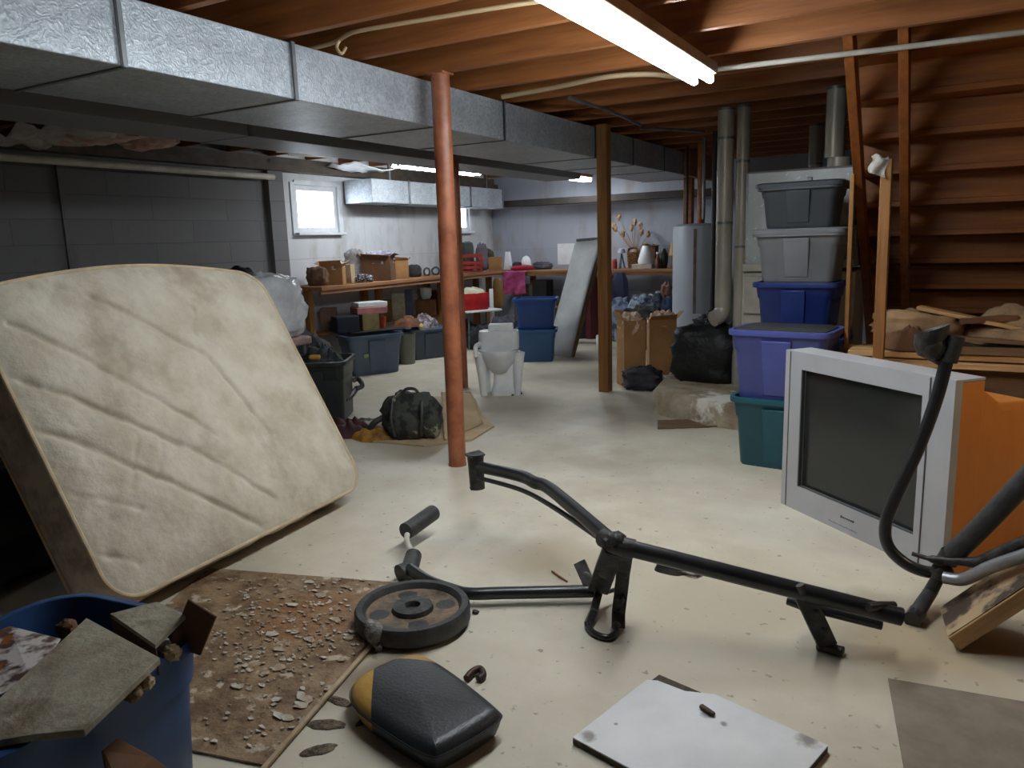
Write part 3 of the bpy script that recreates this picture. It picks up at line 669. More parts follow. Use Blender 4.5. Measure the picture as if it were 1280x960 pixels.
def inside_rr(x, y, m=0.0):
    """signed distance inside the rounded rectangle of the mattress face"""
    qx = abs(x-MW/2)-(MW/2-RC); qy = abs(y-MHt/2)-(MHt/2-RC)
    return RC-(math.hypot(max(qx, 0), max(qy, 0))+min(max(qx, qy), 0))-m
def mtop(x, y):
    d = inside_rr(x, y); e = 0.045*(1-math.exp(-max(d, 0)/0.10))
    g = 0
    for gi, gr in enumerate(G):
        dd = min(seg_d((x+0.012*noise.noise(Vector((x*9, y*9, gi))), y), a, b) for a, b in zip(gr, gr[1:]))
        amp = 0.022 if gi < 4 else 0.012
        g -= amp*math.exp(-(dd/0.0125)**2)*(0.65+0.6*noise.noise(Vector((x*14, y*14, 3))))
        if gi < 4: g += 0.006*math.exp(-((dd-0.06)/0.05)**2)
    g += 0.010*noise.noise(Vector((x*3, y*3, 9)))+0.0045*noise.noise(Vector((x*11, y*11, 2)))+0.0028*noise.noise(Vector((x*26, y*18, 5)))
    return max(0.0, e+g*min(1, d/0.05))
def mface(zs, base, NU=260, NV=220):
    b = MB()
    for i in range(0): pass
    def fn(u, v):
        # map the square to the rounded rectangle
        x, y_ = u*MW, v*MHt
        bulge = 0.075*math.sin(math.pi*min(1, u*1.05))*v**3
        d = inside_rr(x, y_)
        if d < 0:
            cx = min(max(x, RC), MW-RC); cy = min(max(y_, RC), MHt-RC); l = math.hypot(x-cx, y_-cy); x = cx+(x-cx)/l*RC; y_ = cy+(y_-cy)/l*RC
        return Vector((x, y_+bulge, base+zs*mtop(x, y_)))
    b.grid(fn, NU, NV); return b
per = [Vector((p.x+MW/2, p.y+MHt/2, 0)) for p in rrect(MW, MHt, RC, 12)]
def bulged(p): return Vector((p.x, p.y+0.075*math.sin(math.pi*min(1, max(0, p.x/MW)*1.05))*max(0, p.y/MHt)**3, p.z))
mface(1, 0.0).build('top_panel', M['ticking'], mt, ang=180)
mface(-1, -MT, 30, 26).build('bottom_panel', M['ticking'], mt, ang=180)
sb = MB(); rgs = []
dens = []
for i, p in enumerate(per):
    q_ = per[(i+1) % len(per)]; k = max(1, int((q_-p).length/0.03))
    for j in range(k): dens.append(p.lerp(q_, j/k))
for j in range(9):
    t = j/8; rr = []
    for i, p in enumerate(dens):
        nx = Vector((p.x-MW/2, p.y-MHt/2, 0)); out = 0.012*math.sin(math.pi*t)+0.010*noise.noise(Vector((p.x*8, p.y*8, t*4)))*math.sin(math.pi*t)
        dd = Vector((max(0, p.x-(MW-RC))-max(0, RC-p.x), max(0, p.y-(MHt-RC))-max(0, RC-p.y), 0))
        dd = dd.normalized() if dd.length > 0 else Vector((0, 0, 0))
        rr.append(bulged(Vector((p.x, p.y, -MT*t)))+dd*out)
    rgs.append(rr)
sb.rings(rgs, False, False).build('side_border', M['ticking_side'], mt, ang=180, label='stained brownish side border')
for zz in (0.0, -MT):
    MB().tube([bulged(Vector((p.x, p.y, zz))) for p in dens+[dens[0]]], 0.009, 8).build('piping', M['piping'], mt)

# ------------------------------------------------------------------ exercise bench frame lying on the floor
fr = thing('exercise_bench_frame', 'black tubular exercise bench frame lying in the middle of the floor', 'frame', (0, 0, 0))
H0, Bd, J, E = onz(597, 583, 0.33), onz(668, 603, 0.345), onz(770, 681, 0.325), onz(1127, 771, 0.15)
Bm = onz(650, 595, 0.345); Bn = onz(690, 613, 0.345)
MB().tube([H0, Bm, Bd, Bn, J], 0.026, 18, smooth=8).build('main_tube', M['black_paint'], fr)
MB().tube([J, E], 0.028, 18).build('main_tube', M['black_paint'], fr)
MB().tube([onz(597, 597, 0.30), onz(650, 612, 0.30), onz(690, 633, 0.30), onz(757, 678, 0.29)], 0.010, 10, smooth=8).build('brace_rod', M['black_paint'], fr)
hd = (H0-Bm).normalized(); hs = Vector((0, 0, 1)); hs = (hs-hd*hs.dot(hd)).normalized(); hr = hd.cross(hs)
MB().tube([H0+hs*0.058+hd*0.01, H0+hs*0.02+hd*0.012, H0-hs*0.105+hd*0.012], (0.040, 0.034), 16).build('head_socket', M['dark_bracket'], fr)
MB().beam(H0+hs*0.045-hd*0.01, H0+hs*0.060+hd*0.035, 0.085, 0.012).build('head_flange', M['dark_bracket'], fr, bevel=0.004)
MB().beam(H0-hs*0.075, H0-hs*0.105+hd*0.03, 0.06, 0.02).build('head_flange', M['dark_bracket'], fr, bevel=0.004)
L0, L1 = onz(588, 742, 0.045), onz(742, 739, 0.045)
MB().tube([onz(512, 711, 0.055), onz(535, 726, 0.05), onz(565, 737, 0.045), L0, L0.lerp(L1, 0.3), L1], 0.023, 16, smooth=8).build('lower_tube', M['black_paint'], fr)
def plate(mb, pts, w, t):
    for a, b in zip(pts, pts[1:]): mb.beam(a, b, w, t, up=(0.4, -0.9, 0.1))
    for p in pts[1:-1]: mb.blob(p, (w*0.5, t*0.6, w*0.5), 0.1, 3, seed=1, nu=10, nv=6)
    return mb
jb = MB(); jb.tube([J+(H0-J).normalized()*0.07, J, J+(E-J).normalized()*0.06], 0.033, 14, smooth=4); jb.blob(J+Vector((0, 0, 0.010)), (0.036, 0.034, 0.034), 0.3, 4, seed=5)
jb.build('joint_collar', M['dark_bracket'], fr)
plate(MB(), [onz(766, 690, 0.30), onz(757, 712, 0.19), onz(748, 738, 0.06)], 0.074, 0.022).build('leg_bracket', M['dark_bracket'], fr, bevel=0.004)
plate(MB(), [onz(748, 742, 0.055), onz(742, 765, 0.03), onz(735, 781, 0.012)], 0.028, 0.014).build('leg_bracket', M['worn_steel'], fr, bevel=0.003)
plate(MB(), [onz(783, 690, 0.30), onz(779, 715, 0.20), onz(776, 742, 0.11), onz(773, 766, 0.045), onz(773, 784, 0.014)], 0.046, 0.020).build('leg_bracket', M['dark_bracket'], fr, bevel=0.004)
MB().tube([onz(734, 781, 0.013), onz(742, 791, 0.013), onz(760, 797, 0.013), onz(772, 789, 0.014)], 0.011, 10, smooth=5).build('foot_bar', M['black_paint'], fr)
for p in (onz(777, 748, 0.10), onz(772, 779, 0.03)): MB().blob(p+Vector((0.002, -0.012, 0)), (0.013, 0.012, 0.014), 0.05, 2, nu=10, nv=6).build('bolt', M['black_rubber'], fr)
plate(MB(), [onz(740, 737, 0.05), onz(733, 722, 0.09), onz(724, 702, 0.14)], 0.046, 0.016).build('clip_bracket', mat('pale_steel', (150, 148, 148), 0.5, metal=0.3, col2=(104, 102, 102), scale=20), fr, bevel=0.003, label='worn grey steel clip')
MB().tube([onz(756, 741, 0.05), onz(772, 736, 0.05)], 0.008, 8).build('pin', M['black_paint'], fr)
# far foot and the parallel bars at the free end
F0 = onz(1004, 742, 0.20); F1 = onz(1034, 806, 0.018)
plate(MB(), [F0, F0.lerp(F1, 0.35), F0.lerp(F1, 0.7), F1], 0.060, 0.032).build('foot_bracket', M['dark_bracket'], fr, bevel=0.005)
MB().beam(F1+Vector((-0.03, 0.0, -0.006)), F1+Vector((0.05, -0.012, -0.006)), 0.035, 0.022).build('foot_pad', M['worn_steel'], fr, bevel=0.004)
MB().tube([onz(1000, 731, 0.245), onz(1003, 737, 0.23), onz(1001, 746, 0.19)], 0.014, 10).build('foot_bolt', M['dark_bracket'], fr)
MB().tube([onz(985, 750, 0.13), onz(1004, 757, 0.125), onz(1102, 781, 0.085)], 0.017, 12).build('side_bar', M['black_paint'], fr)
MB().tube([onz(1085, 759, 0.19), onz(1100, 757, 0.185), onz(1117, 757, 0.17)], 0.014, 12).build('side_bar', M['black_paint'], fr)
# foam handles
MB().tube([onz(500, 718, 0.035), onz(512, 712, 0.04), onz(517, 694, 0.06)], (0.040, 0.034), 16).build('foam_grip', M['black_rubber'], fr)
S_ = [onz(515, 692, 0.06), onz(508, 675, 0.075), onz(509, 668, 0.085)]
MB().tube(S_, 0.012, 10).build('grip_stub', M['pvc'], fr, label='pale bare steel stub')
MB().tube([onz(507, 664, 0.09), onz(514, 660, 0.092), onz(538, 643, 0.105), onz(541, 641, 0.105)], 0.037, 18).build('foam_grip', M['black_rubber'], fr)

# ------------------------------------------------------------------ weight plate
pc = onz(515.5, 755, 0.075); PR = 0.5*(onz(588, 757, 0.07)-onz(444, 757, 0.07)).length*0.99
wp = thing('weight_plate', 'round rusty cast iron weight plate lying on the lower tube and board', 'weight plate', (pc.x, pc.y, 0.012), 0.3)
PT = 0.064
MB().lathe([(PR*0.80, 0.0), (PR*0.95, 0.0), (PR, 0.010), (PR, PT-0.012), (PR*0.965, PT), (PR*0.86, PT), (PR*0.82, PT-0.012), (PR*0.80, PT-0.022)], 64).build('rim', M['black_rubber'], wp, ang=50)
def pface(u, v):
    r = PR*(0.26+0.56*u); th = 2*math.pi*v; z = PT-0.021
    for k in range(4):
        a = math.pi/2*k+0.5; hx, hy = PR*0.58*math.cos(a), PR*0.58*math.sin(a)
        d = math.hypot(r*math.cos(th)-hx, (r*math.sin(th)-hy))
        z -= 0.011*max(0, min(1, (PR*0.17-d)/(PR*0.04)))
    return Vector((r*math.cos(th), r*math.sin(th), z))
MB().grid(pface, 24, 128).build('face', M['rust_face'], wp, ang=60)
hubm = MB(); prof = [(PR*0.125, 0.004), (PR*0.125, PT-0.006), (PR*0.14, PT-0.002), (PR*0.34, PT-0.004), (PR*0.365, PT-0.020), (PR*0.365, 0.004)]
hubm.rings([[Vector((r*math.cos(2*math.pi*k/48), r*math.sin(2*math.pi*k/48), z)) for k in range(48)] for r, z in prof], False, False)
hubm.build('hub', M['dark_bracket'], wp, ang=40)
# crumpled mesh cloth caught at the rim
q = onz(466, 808)
tag(MB().tube([onz(461, 779, 0.077), onz(467, 788, 0.07), onz(470, 800, 0.03), onz(474, 812, 0.012)], [0.016, 0.032, 0.028, 0.018, 0.012], 12, smooth=5).build('rag', mat('mesh_cloth', (158, 154, 150), 0.85, col2=(110, 106, 104), scale=60, bump=0.5, bscale=120)), 'small grey mesh rag hanging over the rim of the weight plate', 'rag')

# ------------------------------------------------------------------ seat pad
so = [(436, 853), (452, 836), (512, 810), (546, 819), (622, 877), (629, 889), (556, 932), (535, 937), (465, 893), (440, 872)]
sp = [onz(x, y, 0.085) for x, y in so]; cS = sum(sp, Vector((0, 0, 0)))/len(sp); cS.z = 0
so_l = chaikin([p-cS-Vector((0, 0, 0.085)) for p in sp], 4, 0.25)
sp_t = thing('seat_pad', 'black vinyl bench seat pad with yellow corners lying on the floor', 'cushion', cS)
def inset(poly, d):
    n = len(poly); o = []
    for i, p in enumerate(poly):
        t = (poly[(i+1) % n]-poly[i-1]).normalized(); nn = Vector((-t.y, t.x, 0))
        c = -p
        if nn.dot(c) < 0: nn = -nn
        o.append(p+nn*d)
    return o
ST = 0.088
lay = [(0.028, 0.0), (0.016, 0.006), (0.006, 0.03), (0.0, 0.050), (0.001, 0.060), (0.006, 0.072), (0.016, 0.081), (0.03, 0.086)]
rgz = [[Vector((p.x, p.y, z)) for p in inset(so_l, d)] for d, z in lay]
base = rgz[-1]
for k in range(1, 30):
    s_ = 1-k/30; rgz.append([Vector((p.x*s_, p.y*s_, 0.086+0.010*(1-s_*s_))) for p in base])
cb = MB(); cb.rings(rgz, True, True)
# yellow corner panels at the left and back corners
la0, la1 = onz(468, 828, 0.085)-cS, onz(463, 893, 0.085)-cS
lb0, lb1 = onz(484, 822, 0.085)-cS, onz(560, 829, 0.085)-cS
def side_of(p, a, b): return (b.x-a.x)*(p.y-a.y)-(b.y-a.y)*(p.x-a.x)
for (q0, q1) in ((la0, la1), (lb0, lb1)):
    dv = (q1-q0); bmesh.ops.bisect_plane(cb.bm, geom=cb.bm.verts[:]+cb.bm.edges[:]+cb.bm.faces[:], plane_co=Vector((q0.x, q0.y, 0)), plane_no=Vector((dv.y, -dv.x, 0)).normalized())
for f_ in cb.bm.faces:
    c = f_.calc_center_median()
    if len(f_.verts) <= 6 and c.z > 0.012 and (side_of(c, la0, la1)*side_of(Vector((0, 0, 0)), la0, la1) < 0 or side_of(c, lb0, lb1)*side_of(Vector((0, 0, 0)), lb0, lb1) < 0): f_.material_index = 1
cb.build('cover', [M['black_vinyl'], M['yellow_vinyl']], sp_t, ang=70)
ed = [Vector((p.x, p.y, 0.058)) for p in inset(so_l, -0.001)]
MB().tube(ed+[ed[0]], 0.0035, 6).build('piping', M['black_vinyl'], sp_t)
tag(MB().tube([onz(583, 848, 0.012), onz(590, 840, 0.014), onz(600, 836, 0.016), onz(604, 844, 0.012), onz(598, 849, 0.012)], 0.011, 10, smooth=5).build('metal_hook', mat('rust_hook', (84, 52, 44), 0.5, metal=0.4, col2=(50, 36, 34), scale=20)), 'small rusty hook on the floor behind the seat pad', 'hook')

# ------------------------------------------------------------------ things lying on the floor in front
pa, pb, pd = onz(716, 922, 0.02), onz(824, 842, 0.02), onz(1035, 932, 0.02)
pe = pa+(pd-pb)
poly = [pa, pb, pd, pe]; c4 = sum(poly, Vector((0, 0, 0)))/4; c4.z = 0
for (px_, py_, r_) in ((735, 920, 0.022), (1010, 925, 0.028), (884, 893, 0.018), (770, 905, 0.006), (905, 905, 0.010)):
    stain(M['white_panel'], onz(px_, py_, 0.021)-c4, r_, (112, 104, 94), 0.8, 45.0)
wpn = thing('white_board', 'white laminate board lying flat on the floor at the bottom', 'board', c4)
cor = onz(892, 866, 0.02)
lam = [pa, onz(808, 850, 0.02), onz(822, 851, 0.02), onz(856, 864, 0.02), onz(893, 868, 0.02), pd, pe]
MB().prism([p-c4 for p in poly], 0.002, 0.017).build('core', M['panel_core'], wpn, smooth=False, label='dark brown particle core')
MB().prism([p-c4 for p in lam], 0.0172, 0.021).build('laminate', M['white_panel'], wpn, smooth=False)
tag(MB().box((0, 0, 0.006), (0.05, 0.014, 0.010), (0, 0, -0.5)).build('debris_chip', M['panel_core'], loc=onz(884, 890, 0.022), bevel=0.003), 'small dark splinter lying on the white board', 'debris')
g0, g1 = onz(1110, 850), onz(1285, 880); gd = (g1-g0).normalized(); gp_ = Vector((gd.y, -gd.x, 0))
tag(MB().prism([g0, g0+gd*0.9, g0+gd*0.9+gp_*0.7, g0+gp_*0.7+gd*0.02], 0.001, 0.006).build('floor_mat', M['grey_mat'], smooth=False), 'flat grey-brown mat on the floor at the lower right', 'mat')
# stained board under the mattress
M['stained'] = mat('stained_board', (150, 124, 94), 0.6, col2=(108, 82, 58), scale=8, detail=10, bump=0.6, bscale=30, lo=0.4, hi=0.6, col3=(188, 172, 150), scale3=14, lo3=0.58, hi3=0.64)
M['flake'] = mat('paint_flake', (206, 196, 184), 0.7, col2=(158, 138, 114), scale=9, lo=0.42, hi=0.58)
s0, s1, s2, s3 = onz(262, 712), onz(532, 733), onz(335, 960), onz(40, 900)
stain(M['stained'], onz(385, 775), 0.22, (140, 96, 58), 0.7)
bd = thing('stained_board', 'brown water-stained board with peeling flakes lying before the mattress', 'board', (0, 0, 0))
MB().prism([s0, s1, s2, s3], 0.001, 0.008).build('sheet', M['stained'], bd, smooth=False)
MB().beam(s1.lerp(s2, 0.1)+Vector((0, 0, 0.012)), s2.lerp(s1, -0.3)+Vector((0, 0, 0.012)), 0.014, 0.010).build('edge_strip', M['cardboard_pale'], bd, bevel=0.002)
rnd = random.Random(3)
fl = MB()
nfl = 0
while nfl < 430:
    px, py = rnd.uniform(255, 500), rnd.uniform(722, 935)
    w8 = math.exp(-((px-360)/85)**2-((py-778)/42)**2)+0.22
    if rnd.random() > w8: continue
    p = onz(px, py, 0.0095)
    if side_of(p, s1, s2) > -0.03 and True:
        pass
    if side_of(p, s1, s2) > -0.02: continue
    a = rnd.uniform(0, 6.3); sz = rnd.uniform(0.003, 0.009)*(2.4 if rnd.random() < 0.08 else 1); n = rnd.randint(5, 8)
    ring = [Vector((p.x+sz*rnd.uniform(0.5, 1.2)*math.cos(a+6.283*k/n)*1.5, p.y+sz*rnd.uniform(0.4, 1.1)*math.sin(a+6.283*k/n), 0.0095+rnd.uniform(0, 0.006))) for k in range(n)]
    vs = [fl._v(q) for q in ring]; fl._f(vs); nfl += 1
fo = fl.build('paint_flakes', M['flake'], bd, smooth=False, solid=0.0012); fo['kind'] = 'stuff'
# ------------------------------------------------------------------ generic clutter builders
def simple(o, label, cat, group=None): return tag(o, label, cat, group)
def open_box(label, loc, w, d, h, m, rotz=0.0, flaps=(1, 1, 1, 1), fl=0.45, name='cardboard_box', group=None, tilt=0.9, fill=None, seed=0, closed=False):
    t = thing(name, label, 'box', loc, rotz, group); th = 0.006; r_ = random.Random(seed)
    b = MB()
    b.box((0, 0, th/2), (w, d, th)); b.box((0, -d/2+th/2, h/2), (w, th, h)); b.box((0, d/2-th/2, h/2), (w, th, h))
    b.box((-w/2+th/2, 0, h/2), (th, d-2*th, h)); b.box((w/2-th/2, 0, h/2), (th, d-2*th, h))
    if closed: b.box((0, -d/4, h+0.002), (w, d/2-0.002, 0.005)); b.box((0, d/4, h+0.002), (w, d/2-0.002, 0.005))
    b.build('carton', m, t, smooth=False)
    if not closed:
        fw = d*fl
        for i, (dx, dy, L) in enumerate(((0, -1, w), (0, 1, w), (-1, 0, d), (1, 0, d))):
            if not flaps[i]: continue
            a = tilt*r_.uniform(0.5, 1.25); q = fw if i < 2 else min(fw, w*0.4)
            p0 = Vector((dx*w/2, dy*d/2, h)); out = Vector((dx, dy, 0)); sd = Vector((-dy, dx, 0))
            p1 = p0+out*q*math.sin(a)+Vector((0, 0, q*math.cos(a)))
            g = MB(); L2 = L*0.97
            vs = [p0-sd*L2/2, p0+sd*L2/2, p1+sd*L2*0.49+Vector((0, 0, r_.uniform(-0.02, 0.01))), p1-sd*L2*0.49+Vector((0, 0, r_.uniform(-0.03, 0.01)))]
            g._f([g._v(v) for v in vs]); g.build('flap', m, t, smooth=False, solid=0.005)
    if fill:
        MB().blob((0, 0, h*0.88), (w*0.46, d*0.46, min(h*0.3, 0.12)), 0.4, 3.5, seed=seed+2, nu=30, nv=18, power=0.7).build('packing', fill, t)
    return t
def heap(name, label, cat, loc, w, d, h, m, rotz=0.0, seed=0, amp=0.6, freq=7, power=0.5, crease=0.0, n=22):
    amp = min(amp, 0.55)
    if h > 0.5*min(w, d):
        return tag(MB().blob((0, 0, h*0.46), (w/2, d/2, h*0.54), 0.20+0.1*amp, 2.6, seed=seed, nu=32, nv=22, flat=0.84, power=0.7).build(name, m, loc=loc, rotz=rotz, ang=80), label, cat)
    return tag(MB().heap(w, d, h, seed=seed, amp=amp, freq=freq, power=power, crease=crease, n=n).build(name, m, loc=loc, rotz=rotz, ang=80), label, cat)
def bottle(name, label, loc, prof, m, cap=None, cat='bottle'):
    t = thing(name, label, cat, loc)
    MB().lathe(prof, 18).build('vessel', m, t)
    if cap:
        r, z = prof[-1]; MB().lathe([(r*1.15, z-0.002), (r*1.15, z+0.02), (r*0.9, z+0.024)], 14).build('cap', cap, t)
    return t
def flat(name, label, cat, loc, size, m, rotz=0.0, rot=None, bevel=0.003):
    o = MB().box((0, 0, size[2]/2), size).build(name, m, bevel=bevel, loc=loc)
    o.rotation_euler = rot if rot else (0, 0, rotz); return tag(o, label, cat)
def col(name, c, c2=None, rough=0.7, **k): return mat(name, c, rough, col2=c2 or tuple(int(v*0.8) for v in c), scale=k.pop('scale', 8), **k)

# ------------------------------------------------------------------ furnace, flues, water heater, concrete pad
fx0, fx1, fy = -1.275, -0.565, 5.52
fu = thing('furnace', 'grey sheet metal furnace cabinet behind the tall stack of totes', 'furnace', ((fx0+fx1)/2, fy, 0))
M['furnace'] = mat('furnace_sheet', (164, 166, 166), 0.42, metal=0.25, col2=(138, 140, 140), scale=3, col3=(190, 192, 186), scale3=30, lo3=0.62, hi3=0.66)
M['furnace_low'] = mat('furnace_lower', (176, 172, 158), 0.55, col2=(150, 146, 132), scale=4, col3=(112, 96, 76), scale3=6, lo3=0.62, hi3=0.7)
MB().box((0, 0.35, 1.41), (fx1-fx0, 0.7, 0.66)).build('plenum', M['furnace'], fu, bevel=0.015)
MB().box((0, 0.35, 0.55), (fx1-fx0+0.02, 0.7, 1.02)).build('cabinet', M['furnace_low'], fu, bevel=0.01)
MB().box((-0.20, -0.014, 1.09), (0.32, 0.03, 0.05)).build('ledge', M['furnace_low'], fu, bevel=0.004)
MB().box((-0.25, -0.012, 0.90), (0.2, 0.024, 0.26)).build('access_panel', M['furnace_low'], fu, bevel=0.004)
MB().box((0, 0.35, 0.02), (fx1-fx0-0.05, 0.66, 0.038)).build('plinth', M['seam'], fu)
MB().cyl((0.22, 0.12, 1.735), (0.22, 0.12, 1.80), 0.075, n=20).build('flue_collar', M['pipe_metal'], fu)
MB().box((0.06, -0.012, 1.60), (0.03, 0.02, 0.16)).build('bracket', M['galv_plain'], fu, bevel=0.003)
MB().box((0.3, -0.012, 1.25), (0.12, 0.02, 0.22)).build('bracket', M['galv_plain'], fu, bevel=0.003)
def flue(name, label, x, y, z0, z1, r, elbow=None):
    t = thing(name, label, 'pipe', (x, y, 0))
    zs = z0
    k = 0
    while zs < z1-1e-3:
        ze = min(z1, zs+0.62); MB().cyl((0, 0, zs+0.002), (0, 0, ze), r, n=20).build('pipe_section', M['pipe_metal'], t); MB().cyl((0, 0, ze-0.018), (0, 0, ze), r*1.05, n=20).build('collar', M['galv_plain'], t); zs = ze; k += 1
    if elbow: MB().tube([(0, 0, z0+0.01), (0, 0, z0-0.05), (elbow[0]*0.05, elbow[1]*0.05, z0-0.10), (elbow[0]*0.14, elbow[1]*0.14, z0-0.12)], r, 16, smooth=5).build('elbow', M['pipe_metal'], t)
    return t
q1 = ony(906, 250, 6.0); flue('flue_pipe', 'left of the twin flue pipes rising beside the furnace', q1.x, 6.0, 0.80, ZJ-0.001, 0.062, elbow=(-0.4, -0.5))
q2 = ony(926, 250, 5.95); flue('flue_pipe', 'right of the twin flue pipes, close against the furnace', q2.x+0.01, 5.95, 0.0, ZJ-0.001, 0.048)
q3 = ony(1044, 170, 5.64); flue('flue_pipe', 'metal flue pipe rising out of the furnace top behind the charcoal tote', q3.x, 5.64, 1.80, ZJ-0.001, 0.062)
q4 = ony(1021, 160, 7.4); flue('flue_pipe', 'dim flue pipe deep behind the furnace under the joists', q4.x, 7.4, 1.3, ZJ-0.001, 0.06)
wh = thing('water_heater', 'tall grey cylindrical water heater standing at the back', 'water heater', (-2.33, 8.05, 0))
M['heater'] = mat('heater_enamel', (184, 189, 200), 0.4, col2=(164, 169, 178), scale=2, stretch=(1, 1, 0.3), col3=(104, 84, 62), scale3=4, lo3=0.66, hi3=0.72)
MB().lathe([(0.24, 0.03), (0.27, 0.05), (0.27, 1.38), (0.262, 1.42), (0.22, 1.44), (0.05, 1.45)], 40).build('tank', M['heater'], wh)
MB().lathe([(0.28, 0.0), (0.28, 0.035), (0.24, 0.036)], 32).build('base_ring', M['seam'], wh)
MB().cyl((0.02, -0.02, 1.44), (0.02, -0.02, ZJ-0.002), 0.04, n=14).build('vent_pipe', M['joist'], wh)
for i, (x, y, r) in enumerate(((-0.15, 0.05, 0.014), (0.14, 0.03, 0.022), (0.19, -0.05, 0.014))):
    MB().cyl((x, y, 1.42), (x, y, ZJ-0.002), r, n=10).build('water_pipe', (M['dark_cable'], M['galv_plain'], M['dark_cable'])[i], wh)
MB().box((0.035, -0.269, 0.75), (0.03, 0.008, 1.28)).build('seam_strip', mat('heater_seam', (110, 104, 98), 0.6, col2=(96, 64, 44), scale=9), wh, bevel=0.003)
MB().box((0.05, -0.272, 0.42), (0.14, 0.02, 0.22)).build('access_panel', M['heater'], wh, bevel=0.004)
# dark cluster of drain pipes near the heater
for i, (px, y, r, lab) in enumerate(((893, 7.2, 0.022, 'thin dark pipe rising just left of the twin flue pipes'), (880, 7.6, 0.016, 'thin grey water pipe above the heater, left of the thin dark pipe'))):
    x = ony(px, 230, y).x
    tag(MB().cyl((x, y, 1.48 if i else 0.172), (x, y, ZJ-0.002), r, n=10).build('pipe', M['dark_cable'] if not i else M['galv_plain']), lab, 'pipe')
pad = [onz(818, 489, 0.17), onz(858, 497, 0.17), onz(888, 503, 0.17), onz(925, 506, 0.17)]
PZ = 0.17
M['old_concrete'] = mat('old_concrete', (176, 164, 142), 0.85, col2=(134, 118, 96), scale=5, bump=0.5, bscale=18, col3=(226, 222, 212), scale3=2.4, lo3=0.54, hi3=0.60)
pp = [pad[0], pad[1]+Vector((0, 0.02, 0)), pad[2], pad[3]]; x1 = -0.3
front = []
for a, b in zip(pp, pp[1:]):
    for k in range(8):
        p = a.lerp(b, k/8); front.append(p+Vector((0, 0.015*noise.noise(p*9), 0)))
front.append(pp[-1]); front.append(Vector((-1.12, pp[-1].y-0.03, 0)))
outl = [Vector((p.x, p.y, 0)) for p in front]+[Vector((-1.12, 5.46, 0)), Vector((-1.34, 5.47, 0)), Vector((-1.36, 6.9, 0)), Vector((-2.15, 6.9, 0))]
pb_ = MB(); pb_.rings([[Vector((p.x+(0.04*noise.noise(Vector((p.x*6, p.y*6, z*30)))), p.y-0.03*(1-z/PZ)+0.03*noise.noise(Vector((p.x*6, p.y*6, z*30+5))), z)) for p in outl] for z in (0.0, 0.04, 0.09, 0.13, PZ)])
tag(pb_.build('concrete_pad', M['old_concrete'], ang=50), 'rough low concrete pad under the black trash bag', 'concrete pad')
tag(MB().grid(lambda u, v: onz(822+95*u, 531-3*u+(v-0.5)*10, 0.004)+Vector((0, 0, 0.02*u*abs(noise.noise(Vector((u*6, v*4, 0)))))), 24, 5).build('wood_scrap', M['lumber_dark'], solid=0.008), 'splintered wood strip lying along the front of the concrete pad', 'wood')

# black trash bag on the pad
tb = onz(871, 480, PZ)
b = MB(); b.blob((0, 0, 0.20), (0.275, 0.24, 0.245), 0.13, 2.6, seed=11, nu=40, nv=26, flat=0.82, power=0.55)
b.blob((0.0, 0.0, 0.44), (0.12, 0.10, 0.08), 0.4, 3.5, seed=4, nu=24, nv=14); b.blob((0.17, 0.02, 0.36), (0.12, 0.1, 0.1), 0.35, 3, seed=8, nu=20, nv=12)
b.tube([(-0.01, 0, 0.47), (0.0, 0, 0.54), (0.03, 0, 0.56)], (0.035, 0.015), 9)
tag(b.build('trash_bag', M['black_bag'], loc=(tb.x+0.02, tb.y+0.26, PZ), ang=90), 'full black trash bag slumped on the concrete pad', 'bag')

# ------------------------------------------------------------------ torn cardboard boxes by the post
q = onz(794, 486)
open_box('tall torn cardboard box next to the square wooden post', (q.x-0.10, q.y+0.16, 0), 0.20, 0.24, 0.60, M['cardboard'], R(38), flaps=(0, 1, 1, 0), fl=0.5, seed=2, tilt=0.8, fill=mat('pale_paper', (226, 196, 172), 0.7, col2=(196, 160, 136), scale=8, bump=0.5, bscale=20))
q = onz(818, 470)
ob = open_box('open cardboard box stuffed with pale pink paper behind the tall torn box', (q.x+0.0, q.y+0.20, 0), 0.26, 0.24, 0.54, M['cardboard'], R(26), flaps=(1, 0, 0, 1), fl=0.45, seed=6, fill=col('pale_paper', (226, 196, 172), (196, 160, 136), bump=0.5, bscale=20), tilt=1.0)
q = onz(806, 487)
heap('tool_bag', 'crumpled black tool bag lying before the torn cardboard boxes', 'bag', (q.x-0.03, q.y+0.02, 0), 0.34, 0.24, 0.20, col('dark_bag', (36, 36, 44), (58, 56, 62), bump=0.4), seed=8, amp=0.5, freq=6, crease=0.1)
tag(MB().tube([onz(815, 480, 0.03), onz(825, 470, 0.08), onz(832, 476, 0.06), onz(824, 484, 0.02)], 0.008, 8, smooth=6).build('strap', M['dark_cable']), 'loop of black strap lying beside the black tool bag', 'strap')
flat('brick', 'pale grey block lying between the black tool bag and the pad', 'brick', (onz(817, 484).x+0.03, onz(817, 484).y, 0.0), (0.13, 0.08, 0.09), col('pale_block', (176, 168, 142)), R(15), bevel=0.012)

